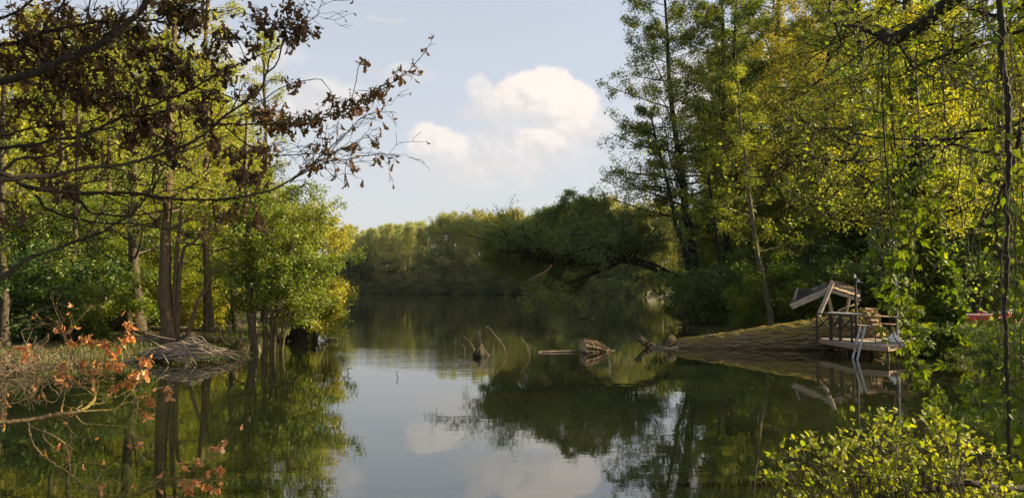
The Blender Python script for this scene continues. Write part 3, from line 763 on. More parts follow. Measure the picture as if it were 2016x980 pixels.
make_tree('twin_trunk_alder', 'twin trunked dark alder right of the tallest alder', 'tree',
          [(pts(1432, 44, (1428, 480), (1426, 340), (1424, 200), (1422, 60), (1420, -60)), 0.24, 0.05), (pts(1450, 44, (1452, 480), (1448, 340), (1440, 200), (1446, 80), (1452, -20)), 0.22, 0.04)],
          M['alder'], M['darkbark'], 13, nlimb=68, t0=0.25, length=lambda t: 5.2 * (1.15 - t) ** .8, elev=lambda t: 0.3, n2=8, n3=5, nl=20, leaf=0.115, flat=0.3, ivy=1800, ivyt=(0, 0.7))
make_tree('pale_sapling', 'pale bare lower trunk of a slim young tree leaning left behind the log', 'tree',
          [(pts(1522, 33, (1506, 560), (1490, 490), (1476, 390), (1466, 300), (1456, 220), (1452, 120)), 0.13, 0.03)], M['green'], M['palebark'], 14, nlimb=22, t0=0.3, length=lambda t: 2.4 * (1.15 - t),
          elev=lambda t: 0.2, n2=6, n3=5, nl=12, leaf=0.09)
make_tree('thin_dark_tree', 'thin dark slanting trunk between the twin trunks and the tallest alder', 'tree',
          [(pts(1425, 40, (1412, 470), (1402, 400), (1390, 310), (1384, 200)), 0.11, 0.03)], M['green'], M['darkbark'], 15, nlimb=22, t0=0.2, length=lambda t: 2.4 * (1.15 - t), elev=lambda t: 0.2, n2=6, n3=5, nl=12, leaf=0.10)
make_tree('ivied_ochre_tree', 'tall ochre leaved tree with an ivy clad trunk right of the twin trunks', 'tree',
          [(pts(1540, 50, (1535, 420), (1530, 260), (1528, 120), (1536, -40), (1540, -160)), 0.34, 0.08)], M['ochre'], M['darkbark'], 16, nlimb=54, t0=0.25, length=lambda t: 6.4 * (1.15 - t) ** .8,
          elev=lambda t: 0.35, n2=9, n3=5, nl=20, leaf=0.13, sp=0.14, ivy=5000, ivyt=(0.3, 0.95), ivymat=M['olive'])
make_tree('spreading_ochre_tree', 'spreading yellow ochre tree above the ruined hut', 'tree',
          [(pts(1650, 41, (1640, 450), (1630, 330), (1626, 200), (1632, 60), (1640, -80)), 0.26, 0.06)], M['ochre'], M['darkbark'], 17, nlimb=60, t0=0.2, length=lambda t: 6.2 * (1.15 - t) ** .8,
          elev=lambda t: 0.2, n2=9, n3=5, nl=20, leaf=0.115, sp=0.13, flat=0.25)
make_tree('dark_ivied_trunk', 'dark ivied trunk slanting between the hut and the creeper', 'tree',
          [(pts(1770, 30, (1745, 500), (1738, 430), (1722, 340), (1700, 220), (1690, 60), (1684, -100)), 0.24, 0.08)], M['alder'], M['darkbark'], 18, nlimb=44, t0=0.3, length=lambda t: 4.6 * (1.2 - t),
          elev=lambda t: 0.2, n2=8, n3=5, nl=16, leaf=0.10, ivy=3500, ivyt=(0.1, 0.8), ivysize=0.12, flat=0.3)
make_tree('leaning_ivy_trunk', 'leaning trunk wrapped in sunlit ivy at the right end of the deck', 'tree',
          [(pts(1872, 24, (1852, 640), (1834, 560), (1816, 470), (1806, 380), (1795, 200), (1786, -20)), 0.36, 0.14)], M['yellow'], M['darkbark'], 19, nlimb=36, t0=0.52, length=lambda t: 3.8 * (1.25 - t),
          elev=lambda t: 0.25, n2=7, n3=5, nl=12, leaf=0.10, limb_r=0.25, ivy=9000, ivyt=(0.0, 0.75), ivysize=0.17, ivymat=M['creeper'])
make_tree('right_edge_tree', 'leafy tree near the right edge behind the hanging vines', 'tree',
          [(pts(1995, 35, (1975, 500), (1965, 350), (1968, 150), (1980, -100)), 0.22, 0.09)], M['alder'], M['darkbark'], 20, nlimb=46, t0=0.25, length=lambda t: 5.0 * (1.25 - t),
          elev=lambda t: 0.2, n2=8, n3=5, nl=16, leaf=0.095)

# ---- the willow that leans out over the pond
d = 46.0
SPRAY = dict(nlimb=14, t0=0.12, length=lambda t: 1.6 * (1.42 - t))
wil = [(at(1400, 640, d)[0], d, 0.3)] + [tuple(at(*q)) for q in ((1352, 565, d), (1318, 541, d), (1270, 520, d), (1220, 512, d), (1170, 517, d), (1120, 520, d - .5), (1075, 514, d - 1), (1030, 500, d - 1), (985, 492, d - 1.3))]
make_tree('leaning_willow', 'grey green willow with arched trunk leaning far out over the water', 'tree', [(wil, 0.33, 0.09, dict(nlimb=52))] + [([tuple(at(*q)) for q in ((a, b, d), ((a * 2 + e) / 3 + 3, b * .62 + f * .38, d + .2), (e, f, d))], .05, .008, SPRAY) for a, b, e, f in ((1252, 516, 1240, 430), (1222, 512, 1212, 432), (1165, 517, 1152, 392), (1150, 518, 1124, 396), (1120, 520, 1088, 412), (1095, 518, 1058, 425), (1060, 510, 1022, 452), (1025, 500, 985, 468), (1000, 495, 965, 498), (1195, 514, 1176, 396), (1135, 519, 1108, 384), (1080, 516, 1058, 566), (1030, 504, 1006, 556), (1000, 496, 976, 548), (1130, 520, 1112, 580))], M['willow'], M['darkbark'], 21, nlimb=168, t0=0.36, t1=0.99,
          length=lambda t: 3.5, elev=lambda t: 0.72, bend=-0.75, n2=8, n3=6, nl=10, leaf=0.14, sp=0.15, flat=0.7, asp=0.34, up=0.2, droop=0.5,
          extra=[([tuple(at(*q)) for q in ((1222, 514, d), (1190, 530, d - .5), (1150, 545, d - 1), (1110, 560, d - 1.4), (1075, 590, d - 1.6))], 0.13, 0.03)])
make_tree('low_willow_boughs', 'drooping willow boughs trailing down to the water under the leaning trunk', 'tree',
          [([tuple(at(*q)) for q in ((1130, 522, 45), (1095, 548, 44.6), (1075, 575, 44.4), (1062, 600, 44.3))], 0.06, 0.01), ([tuple(at(*q)) for q in ((1180, 520, 45), (1150, 556, 44.5), (1120, 580, 44.2), (1095, 596, 44))], 0.06, 0.01)],
          M['willow'], M['darkbark'], 23, nlimb=24, t0=0.1, length=lambda t: 1.5, elev=lambda t: 0.0, bend=-0.4, n2=6, n3=5, nl=9, leaf=0.13, asp=0.34, droop=0.6)
pb = Geo(); rng = np.random.default_rng(2)
tube(pb, [at(1086, 522, 44.8), at(1078, 532, 44.5), at(1062, 541, 44.2), at(1042, 550, 44)], 0.075, 0.025, 7, 10, rough=.2, rng=rng)
tube(pb, [at(1080, 529, 44.6), at(1072, 543, 44.4), at(1068, 550, 44.3)], 0.04, 0.015, 6, 6)
tag(pb.build('broken_bough', M['peeled'], origin=tuple(at(1086, 522, 44.8)), smooth=True), 'peeled orange broken bough hanging in the leaning willow', 'broken bough')

# ------------------------------------------------------------------ bank vegetation that nobody could count
def blades(name, P, h, lean, width, mat, seed, parent=None, label=None):
    rng = np.random.default_rng(seed); n = len(P); g = Geo()
    a = rng.random(n) * 6.28; H = h * (0.5 + rng.random(n)); L = lean * H * (0.3 + rng.random(n))
    d = np.stack([np.cos(a), np.sin(a), 0 * a], 1); s = np.stack([-np.sin(a), np.cos(a), 0 * a], 1) * width * (0.6 + 0.8 * rng.random((n, 1)))
    up = np.array([0, 0, 1.0])
    m = P + d * (L * .35)[:, None] + up * (H * .6)[:, None]; t = P + d * L[:, None] + up * (H * (1 - lean * .3))[:, None]
    v = np.stack([P - s * .5, P + s * .5, m + s * .4, m - s * .4, t], 1).reshape(-1, 3); i = np.arange(n)[:, None] * 5
    g.add(v, i + np.array([[0, 1, 2, 3]])); g.f.append(i + np.array([[3, 2, 4]])); g.mi.append(np.zeros(n, np.int32))
    return tag(g.build(name, mat, parent), kind='stuff')

def scatter(n, x0, x1, y0, y1, s0, s1, seed):
    rng = np.random.default_rng(seed); x = x0 + (x1 - x0) * rng.random(n); y = y0 + (y1 - y0) * rng.random(n)
    s = shore(x, y); k = (s > s0) & (s < s1); x, y = x[k], y[k]
    return np.stack([x, y, ground(x, y) - 0.02], 1)
blades('grass', np.vstack([scatter(34000, -17, -8, 17, 36, -0.1, 2.2, 1), scatter(24000, 8, 17, 18, 40, -0.1, 2.2, 2), scatter(5000, -6, 9, 1.5, 9, 0, 2.5, 3),
                           scatter(12000, 13, 19, 20, 29, 0, 6, 5)]), 0.30, 0.7, 0.016, M['grass'], 4)
P = scatter(9000, -15, -8, 19, 36, 0.2, 8, 6)
g = Geo(); leaf_quads(g, P + (0, 0, .03), 0.10, np.random.default_rng(5), 1.5); tag(g.build('leaf_litter', M['dead']), kind='stuff')

# ------------------------------------------------------------------ the fallen log
def build_log():
    rng = np.random.default_rng(12)
    axis = spline([(at(1312, 684, 28.2)[0], 28.2, 0.02), (at(1335, 676, 28)[0], 28, 0.09), (at(1390, 672, 27.8)[0], 27.8, 0.16), (at(1450, 670, 27.7)[0], 27.6, 0.24),
                   (at(1530, 660, 27.2)[0], 27.3, 0.38), (at(1610, 650, 27)[0], 27.05, 0.54), (at(1660, 645, 26.9)[0], 26.95, 0.64), (at(1706, 640, 26.8)[0], 26.85, 0.72)], 150)
    R = np.interp(np.linspace(0, 1, 150), [0, .06, .2, .4, .62, .85, 1], [.13, .21, .27, .36, .50, .64, .76])
    s = 110; th = np.arange(s) / s * 2 * np.pi; u = np.linspace(0, 1, 150)
    def rough(a, b, c):
        U, T = np.meshgrid(u * 30, th, indexing='ij')
        G = rng.normal(size=(46, 26)); gi, gj = np.meshgrid(np.linspace(0, 44.99, b), np.linspace(0, 24.99, c), indexing='ij'); i0, j0 = gi.astype(int), gj.astype(int); fi, fj = gi - i0, gj - j0
        lump = G[i0, j0] * (1 - fi) * (1 - fj) + G[i0 + 1, j0] * fi * (1 - fj) + G[i0, j0 + 1] * (1 - fi) * fj + G[i0 + 1, j0 + 1] * fi * fj; lump *= np.clip(np.minimum(gj, 24.99 - gj) / 2, 0, 1)
        w = T * 9 + 0.9 * np.sin(U * 0.6 + 2 * T) + 0.9 * np.sin(U * 1.7 + 4 * T) + 0.6 * np.sin(U * 3.6 - 3 * T) + 0.5 * lump
        ridge = 1 - np.minimum(1, 1.25 * np.abs(np.sin(w)) ** 0.8)
        brk = 0.5 + 0.5 * np.sin(U * 1.5 + 2.5 * np.sin(T * 6) + T * 11)
        return (1 - 0.27 * ridge * (0.55 + 0.45 * brk) + 0.015 * rng.normal(size=U.shape) + 0.04 * lump + 0.03 * np.sin(2 * T + U * .3))[None]
    r = empty('fallen_log', tuple(axis[75]), 'huge mossy fallen log with furrowed bark lying half in the water', 'log')
    g = Geo(); v, q = tubes(axis, R, s, rough); g.add(v, q); g.build('bark', M['log'], r, smooth=True)
    V = v.reshape(150, s, 3); nr = unit(V - axis[:, None]); k = rng.integers(8, 148, 9000); q = rng.integers(0, s, 9000); keep = (nr[k, q, 2] + rng.normal(0, .25, 9000) + .35 * np.sin(k * .35) * np.sin(q * .3)) > .62
    g = Geo(); leaf_quads(g, V[k[keep], q[keep]] + nr[k[keep], q[keep]] * .01, .035, rng, .6); g.build('moss', M['moss'], r, kind='stuff')
    # splintered tan butt
    g = Geo(); c = axis[-1]; d = unit(axis[-1] - axis[-3]); ring = v[-s:]; rr = unit(ring - c)
    n1 = c + d * 0.16 + (ring - c) * 0.93 + d * (0.28 * rng.random((s, 1))); n2 = c + d * 0.30 + (ring - c) * 0.45 + d * (0.18 * rng.random((s, 1)))
    vv = np.vstack([ring, n1, n2, (c + d * .35)[None]]); i = np.arange(s); j = (i + 1) % s
    g.add(vv, np.vstack([np.stack([i, j, j + s, i + s], 1), np.stack([i + s, j + s, j + 2 * s, i + 2 * s], 1)]))
    g.f.append(np.stack([i + 2 * s, j + 2 * s, np.full(s, 3 * s)], 1)); g.mi.append(np.zeros(s, np.int32))
    g.build('butt_end', M['cut'], r)
    g = Geo(); tube(g, [at(1330, 680, 28), at(1298, 684, 28), at(1276, 678, 28), at(1262, 666, 28), at(1253, 655, 28)], 0.17, 0.055, 16, 24, rough=.45, rng=rng)
    tube(g, [at(1262, 664, 28), at(1262, 656, 28), at(1265, 650, 28)], .035, .01, 5, 6)
    tube(g, [at(1270, 674, 28), at(1258, 668, 27.8), at(1250, 663, 27.7)], .09, .03, 9, 10, rough=.4, rng=rng)
    g.build('forked_end', M['bark'], r)
    g = Geo(); tube(g, [at(1312, 686, 27.8), at(1290, 683, 27.7), at(1276, 688, 27.6)], 0.10, 0.03, 9, 10, rough=.3, rng=rng)
    tube(g, [at(1335, 686, 27.6), at(1318, 688, 27.6), at(1308, 692, 27.5)], 0.10, 0.05, 9, 8, rough=.25, rng=rng); g.build('root', M['stick'], r, smooth=True)
    g = Geo(); tube(g, [at(1318, 678, 27.9), at(1320, 669, 27.75), at(1324, 665, 27.6)], 0.12, 0.13, 12, 6, rough=.22, rng=rng); stub = g.build('branch_stub', M['log'], r)
    g = Geo(); tube(g, [at(1323.5, 668, 27.62), at(1325.5, 669, 27.5)], 0.085, 0.08, 12, 3); g.build('cut_face', M['cut'], stub, origin=tuple(r.location))
    g = Geo(); tube(g, [at(1385, 664, 27.5), at(1395, 660.5, 27.45), at(1408, 658.5, 27.5)], 0.05, 0.035, 7, 8, rough=.5, rng=rng); g.build('stripped_patch', M['stick'], r)
build_log()

# ------------------------------------------------------------------ stumps and sticks in the water
def stumps():
    rng = np.random.default_rng(3)
    b = at(950, 699, 24.6); b[2] = 0
    r = empty('water_stump', tuple(b), 'pointed dark stump sticking out of the pond with furrowed sides', 'stump')
    g = Geo(); K = 9; s = 26
    tip = at(946, 676, 24.7)
    foot = [at(926, 699, 24.5), at(940, 703, 24.1), at(954, 702, 24.1), at(971, 697, 24.6), at(962, 694, 25.1), at(940, 694, 25.0)]
    ring = spline(foot + [foot[0]], s + 1)[:-1]; ring[:, 2] = -0.12
    fl = np.linspace(0, 1, K)[:, None, None]
    rid = 1 + 0.10 * np.sin(np.arange(s) * 2.4)[None, :, None] * (1 - fl) + 0.05 * rng.normal(size=(K, s, 1)) * (1 - fl)
    V = (b + (ring[None] - b) * rid) * (1 - fl) + tip * fl; V[-2:] = V[-2:] * .3 + (tip + (ring - b) * np.array((.22, .12, 0))) * .7
    i = (np.arange(K - 1)[:, None] * s + np.arange(s)[None]); j = (np.arange(K - 1)[:, None] * s + (np.arange(s)[None] + 1) % s)
    g.add(V.reshape(-1, 3), np.stack([i, j, j + s, i + s], -1).reshape(-1, 4)); g.build('bark', M['bark'], r)
    g = Geo(); tri = [at(932, 699, 24.28), at(945, 702, 24.02), at(944, 682, 24.45)]
    for t in tri: t[2] = max(t[2], -.05)
    for k in range(6):
        a = np.array(tri[0]) * (1 - k / 5) + np.array(tri[1]) * k / 5; a = a + (0, -.03, 0); tube(g, [a, a * .5 + np.array(tri[2]) * .5 + rng.normal(size=3) * .02, tri[2]], .05, .02, 5, 5)
    g.build('rotten_hollow', M['darkbark'], r)
    c = at(1165, 684, 26); c[2] = 0
    r = empty('cut_trunk_piece', tuple(c), 'short round trunk piece with a flat cut face floating on the pond', 'log')
    g = Geo(); ax = [at(1149, 681, 25.8), at(1163, 682, 26), at(1180, 686, 26.2), at(1198, 694, 26.4)]
    P = spline(ax, 20); R = np.interp(np.linspace(0, 1, 20), [0, .3, .7, 1], [.20, .22, .19, .12])
    v, q = tubes(P, R, 30, lambda a, b_, c_: 1 + 0.10 * np.sin(np.arange(c_) * 1.9)[None, None] * 1.4 + 0.22 * (rng.random((a, b_, c_)) - .5)); g.add(v, q); g.build('bark', M['warmbark'], r)
    g = Geo(); d = unit(P[0] - P[1]); tube(g, [P[0] - d * .02, P[0] + d * .03], .195, .185, 24, 3); g.build('cut_face', M['cut'], r)
    g = Geo()
    for q_ in ([(1152, 674), (1156, 669), (1148, 664)], [(1160, 674), (1165, 668), (1158, 663)], [(1150, 676), (1140, 670)]): tube(g, [at(x, y, 25.9) for x, y in q_], .018, .008, 5, 7)
    tube(g, [at(1148, 689, 25.4), at(1155, 693, 25.3), at(1160, 696, 25.2)], .05, .03, 6, 6); g.build('splinters', M['stick'], r)
    g = Geo(); tube(g, [(at(1060, 691, 26)[0], 25.9, .0), (at(1100, 690, 26)[0], 26, .03), (at(1215, 688, 26)[0], 26.6, .01)], .036, .014, 9, 20, rough=.2, rng=rng)
    for k in range(7):
        x = at(1070 + k * 12, 690, 26)[0]; tube(g, [(x, 25.88, .03), (x + .03, 25.86, .05)], .02, .012, 5, 3)
    tag(g.build('floating_pole', M['stick'], origin=(at(1130, 690, 26)[0], 26.1, 0), smooth=True), 'pale slender pole floating under the short round trunk piece', 'branch')
    T = [('curved_twig', [(998, 687), (990, 678), (975, 660), (966, 648), (957, 643), (953, 645)], .016, 'tallest pale twig arching out of the water right of the pointed stump', [(974, 657), (966, 657), (962, 662)]),
         ('bent_twig', [(1045, 687), (1038, 680), (1031, 671), (1026, 663)], .016, 'lone pale twig leaning out of the water between the stump and the pole', None),
         ('leaning_twig', [(940, 690), (928, 676), (920, 667), (911, 662)], .015, 'pale twig leaning left over the pointed stump', None),
         ('short_twig', [(914, 692), (915, 686), (912, 679), (907, 675)], .012, 'short bent twig left of the pointed stump', None),
         ('thin_twig', [(956, 688), (950, 678), (946, 670)], .012, 'thin twig behind the tip of the pointed stump', None),
         ('upright_twig', [(972, 694), (971, 684), (973, 676), (972, 668)], .012, 'upright thin twig close right of the pointed stump', None)]
    for nm, pl, rad, lab, side in T:
        b = at(*pl[0], 25.0); dd = 25.0; b[2] = -0.05
        g = Geo(); tube(g, [b] + [at(x, y, dd) for x, y in pl[1:]], rad * .75, rad * .4, 6, 16)
        if side: tube(g, [at(x, y, dd) for x, y in side], rad * .7, rad * .4, 5, 8)
        tag(g.build(nm, M['stick'], origin=tuple(b), smooth=True), lab, 'twig', 'twigs sticking out of the pond')
    for nm, a, b, rad, lab in [('hooked_stick', (684, 727), (693, 723), .013, 'dark hooked stick poking from the sky reflection near the left clump'), ('small_stick', (781, 736), (784, 731), .011, 'small dark stick in the middle of the open water')]:
        dd = 2.2 * 1500 / (a[1] + 6 - 565); p0 = at(*a, dd); p1 = at(*b, dd); w = p0 * 1; w[2] = -0.03; w[0] += .05
        g = Geo(); tube(g, [w, p0, p1], rad, rad * .7, 6, 8); tag(g.build(nm, M['darkbark'], origin=tuple(w)), lab, 'stick', 'sticks on the open water')
    for a, b, y, lab in [(640, 664, 671, 'dark floating stick in the water right of the root stump'), (634, 650, 654, 'shorter floating stick beyond the root stump'), (1140, 1158, 627, 'dark floating stick far out beyond the round trunk piece'), (1164, 1178, 627, 'pale short floating stick beyond the round trunk piece'), (1322, 1352, 625, 'dark floating branch beyond the log tip')]:
        dd = 2.2 * 1500 / (y - 565); g = Geo(); rng2 = np.random.default_rng(a)
        pa, pb_ = at(a, y, dd), at(b, y, dd); pa[2] = .02; pb_[2] = .03; tube(g, [pa, (pa + pb_) / 2 + (0, .1, .03), pb_], .05, .02, 6, 8, rough=.3, rng=rng2)
        if a == 1322: tube(g, [(pa + pb_) / 2, (pa + pb_) / 2 + (.1, 0, .3)], .03, .015, 5, 4)
        tag(g.build('floating_stick', M['darkbark' if 'pale' not in lab else 'stick'], origin=tuple(pa)), lab, 'stick', 'floating sticks')
    g = Geo(); a, b = at(688, 597, 103), at(850, 594, 108); n = 40
    cx = np.linspace(a[0], b[0], n); cy = np.linspace(103, 113, n) + .25 * np.sin(np.arange(n) * .9); w = .35 + .12 * np.sin(np.arange(n) * 1.7)
    V = np.stack([np.stack([cx, cy - w, 0 * cx - .01], 1), np.stack([cx, cy, 0 * cx + .014], 1), np.stack([cx, cy + w, 0 * cx - .01], 1)], 1).reshape(-1, 3)
    i = np.arange(n - 1)[:, None] * 3; g.add(V, np.vstack([i + np.array([[0, 3, 4, 1]]), i + np.array([[1, 4, 5, 2]])]))
    tag(g.build('wake_water', M['water'], smooth=True), kind='structure')
stumps()

def stick_pile():
    rng = np.random.default_rng(21); c = np.array((-9.75, 23.0, 0.0))
    r = empty('stick_pile', tuple(c), 'mound of long bleached sticks heaped on the left bank at the waterline', 'stick pile')
    for k in range(150):
        a = rng.normal(0, 0.5) + (0.25 if k % 3 else -0.35); L = 0.6 + 1.5 * rng.random(); rad = 0.012 + 0.024 * rng.random() ** 2
        ox, oy = rng.normal(0, .62), rng.uniform(-.9, .8)
        h = (0.62 + .16 * math.sin(ox * 5 + oy * 4)) * math.exp(-(ox / 1.15) ** 2 - (oy / .95) ** 2) * (0.35 + .65 * rng.random()) + 0.02
        d = np.array((math.cos(a), math.sin(a) * .8 - .25, 0)); m = c + (ox, oy, h)
        e0 = m - d * L / 2; e1 = m + d * L / 2
        for e in (e0, e1):
            q = (e - c); e[2] = 0.46 * math.exp(-(q[0] / 1.2) ** 2 - (q[1] / 1.0) ** 2) - 0.06 + 0.24 * rng.random() ** 1.5
        m = m + (0, 0, .05)
        g = Geo(); v, q = tubes(spline([e0, m + rng.normal(size=3) * .04, e1], 6), np.linspace(rad, rad * .5, 6), 5); g.add(v, q)
        g.build('stick', M['stick'], r, smooth=True)
    for q in ([(262, 655), (300, 672), (330, 690)], [(270, 660), (290, 680), (302, 700)], [(285, 655), (320, 664), (345, 668)], [(320, 716), (360, 690), (400, 672)], [(352, 718), (366, 700), (368, 690)], [(300, 708), (350, 690), (420, 684)]):
        g = Geo(); v, f = tubes(spline([at(x, y, 22.5) for x, y in q], 8), np.linspace(.02, .012, 8), 5); g.add(v, f); g.build('stick', M['stick'], r, smooth=True)
stick_pile()

def dry_brush(name, label, cx, cy, w, n, seed, mat, rad=0.02, z=0.1, h=.7):
    rng = np.random.default_rng(seed); r = empty(name, (cx, cy, 0), label, 'dead brush'); g = Geo(); fine = Geo()
    for k in range(n):
        p = np.array((cx + rng.normal() * w * .5, cy + rng.normal() * .5, z)); a = rng.random() * 6.28; d = np.array((math.cos(a), math.sin(a), .5 + rng.random())); line = [p]
        for j in range(6):
            d = unit(d + rng.normal(size=3) * .55 + (0, 0, -.12)); line.append(line[-1] + d * h * .28)
        t = g if k < n // 3 else fine; tube(t, line, rad if k < n // 3 else rad * .5, rad * .3, 5, 14)
    g.build('branches', mat, r, smooth=True, kind='stuff'); fine.build('twigs', mat, r, kind='stuff')
dry_brush('dead_brush', 'tangle of dry tan brushwood at the waterline on the left edge', -12.9, 19.6, 1.7, 90, 5, M['tan'])
dry_brush('brown_brush', 'brown dead bramble heap behind the stick pile', -10.2, 26.3, 1.2, 70, 6, M['tan'], .014, .3, .8)
dry_brush('root_tangle', 'bare grey branches trailing in the dark water beyond the log', 8.9, 36.5, 1.6, 60, 9, M['bark'], .02, .1, .9)

# ------------------------------------------------------------------ the deck and what stands on it
DZ = 0.46
def deck():
    r = empty('wooden_deck', (12, 24.5, 0), 'wooden deck on thin poles over the water at the foot of the ivy trunk', 'deck')
    y = 22.95; k = 0; rng = np.random.default_rng(4)
    while y < 26.2:
        xl = 10.58 if y > 23.7 else 10.58 + (23.7 - y) * .85; xr = min(13.95, 11.25 + max(0, (y - 22.9)) * 1.29 + .15)
        g = Geo(); box(g, ((xl + xr) / 2, y, DZ - .02 + rng.uniform(-.004, .004)), (xr - xl + rng.uniform(0, .06), .148, .035)); g.build('plank', M['plank'], r); y += .16
    g = Geo()
    edge = [(10.54, 26.25), (10.54, 23.7), (11.2, 22.84), (13.95, 24.98)]
    for a, b in zip(edge, edge[1:]): beam(g, (*a, DZ - .10), (*b, DZ - .10), .05, .13)
    g.build('fascia', M['brownwood'], r)
    for x, yy, rad in [(10.62, 26.1, .028), (10.8, 25.3, .05), (10.75, 24.9, .03), (10.62, 24.3, .028), (11.25, 22.95, .04), (12.3, 23.9, .035), (13.2, 24.6, .035), (12.0, 25.6, .04)]:
        g = Geo(); tube(g, [(x, yy, -.9), (x + .02, yy, -.2), (x, yy, DZ - .04)], rad, rad, 8, 6); g.build('leg', M['bark'], r, smooth=True)
    # railing with X braces and a counter board
    q = empty('deck_railing', (10.6, 25.2, DZ), 'dark braced railing along the left edge of the deck', 'railing')
    ps = [(10.44, 26.2), (10.50, 25.2), (10.66, 24.85), (10.66, 24.0)]
    for i, (x, yy) in enumerate(ps):
        g = Geo(); box(g, (x, yy, DZ + .43), (.085 if i in (1, 2) else .06, .085 if i in (1, 2) else .06, .86)); g.build('post', M['darkwood'], q)
    for a, b in zip(ps, ps[1:]):
        g = Geo(); beam(g, (*a, DZ + .84), (*b, DZ + .84), .05, .06); g.build('top_rail', M['darkwood'], q)
        g = Geo(); beam(g, (a[0] - .012, a[1], DZ + .80), (b[0] - .012, b[1], DZ + .35), .03, .05); g.build('brace', M['darkwood'], q)
        g = Geo(); beam(g, (a[0] + .022, a[1], DZ + .35), (b[0] + .022, b[1], DZ + .80), .03, .05); g.build('brace', M['darkwood'], q)
    g = Geo(); beam(g, (10.75, 25.7, DZ + .89), (10.95, 24.2, DZ + .89), .34, .03)
    tag(g.build('counter_board', M['tabletop'], q), 'pale blue grey board on top')
    # beer garden table and benches, running away from the camera
    def trestle(name, label, a, b, w, h, cat, group=None):
        a = np.array(a); b = np.array(b); t = empty(name, (*((a + b) / 2), DZ), label, cat, group)
        g = Geo(); beam(g, (*a, DZ + h), (*b, DZ + h), w, .03); g.build('top' if cat == 'table' else 'seat', M['brownwood'], t)
        d = unit(b - a); s = np.array((-d[1], d[0]))
        for e in (a + d * .25, b - d * .25):
            g = Geo(); 
            for sg in (-1, 1):
                p = e + s * sg * w * .4; tube(g, [(*p, DZ), (*p, DZ + h - .02)], .014, .014, 6, 3)
            p = e - s * w * .4; p2 = e + s * w * .4; beam(g, (*p, DZ + h * .3), (*p2, DZ + h * .3), .02, .02); g.build('leg', M['darkwood'], t)
    trestle('garden_table', 'long narrow brown folding table on the deck behind the hanging creeper', (12.15, 26.0), (12.62, 24.4), .5, .77, 'table')
    trestle('garden_bench', 'folding bench left of the table, close to the ladder', (11.48, 25.9), (11.42, 23.6), .26, .49, 'bench', 'folding benches on the deck')
    trestle('garden_bench', 'folding bench right of the table, half hidden by creeper', (12.72, 26.1), (13.05, 24.5), .26, .49, 'bench', 'folding benches on the deck')
    # lamp post
    L = empty('lamp_post', (11.28, 25.05, DZ), 'dark post with two small white lamps on the deck', 'lamp post')
    g = Geo(); tube(g, [(11.28, 25.05, DZ), (11.28, 25.05, 2.55)], .05, .035, 9, 6); g.build('post', M['darkwood'], L)
    g = Geo(); tube(g, [(11.27, 25.05, 2.5), (11.27, 25.05, 2.53), (11.27, 25.05, 2.6), (11.27, 25.05, 2.63)], .045, .02, 10, 8); g.build('lamp_head', M['white'], L)
    g = Geo(); beam(g, (11.28, 25.0, 2.37), (11.48, 24.95, 2.36), .05, .025); tube(g, [(11.36, 24.98, 2.36), (11.34, 24.98, 2.46)], .03, .02, 7, 4); g.build('lamp_arm', M['metal'], L)
    g = Geo(); tube(g, [(12.4, 24.55, DZ - .3), (12.4, 24.55, 1.4), (12.38, 24.55, 2.42)], .028, .024, 8, 6); tag(g.build('white_pole', M['white'], origin=(12.4, 24.55, DZ)), 'slim white pole standing at the front of the deck behind the creeper', 'pole')
    # knotted white bag
    b = empty('white_bag', (11.95, 23.95, DZ), 'round white plastic bag lying at the front edge of the deck', 'bag')
    g = Geo(); rng = np.random.default_rng(6); n, s = 10, 18
    zz = np.linspace(0, .3, n); rr = np.interp(zz, [0, .03, .12, .2, .26, .3], [.09, .15, .17, .13, .06, .05]); A = np.arange(s) / s * 6.283
    V = np.stack([np.stack([11.95 + r_ * np.cos(A) * (1 + .08 * rng.normal(size=s)), 23.95 + r_ * np.sin(A) * (1 + .08 * rng.normal(size=s)), np.full(s, DZ + .003 + z_)], 1) for z_, r_ in zip(zz, rr)], 0)
    i = (np.arange(n - 1)[:, None] * s + np.arange(s)[None]); j = (np.arange(n - 1)[:, None] * s + (np.arange(s)[None] + 1) % s)
    g.add(V.reshape(-1, 3), np.stack([i, j, j + s, i + s], -1).reshape(-1, 4)); g.build('sack', M['white'], b)
    g = Geo(); tube(g, [(11.95, 23.95, DZ + .29), (11.98, 23.94, DZ + .34)], .05, .07, 8, 4); g.build('knot', M['white'], b)
    # ladder
    l = empty('metal_ladder', (10.5, 23.45, 0), 'grey metal ladder leaning from the water onto the deck edge', 'ladder')
    a0, a1 = np.array((10.74, 23.25, 1.0)), np.array((10.40, 23.3, -.35)); off = np.array((.02, .36, 0))
    for o in (0 * off, off):
        g = Geo(); beam(g, a0 + o, a1 + o, .03, .055); g.build('rail', M['metal'], l)
    for f in (.12, .34, .56, .78):
        g = Geo(); p = a0 + (a1 - a0) * f; tube(g, [p, p + off], .016, .016, 7, 3); g.build('rung', M['metal'], l)
deck()

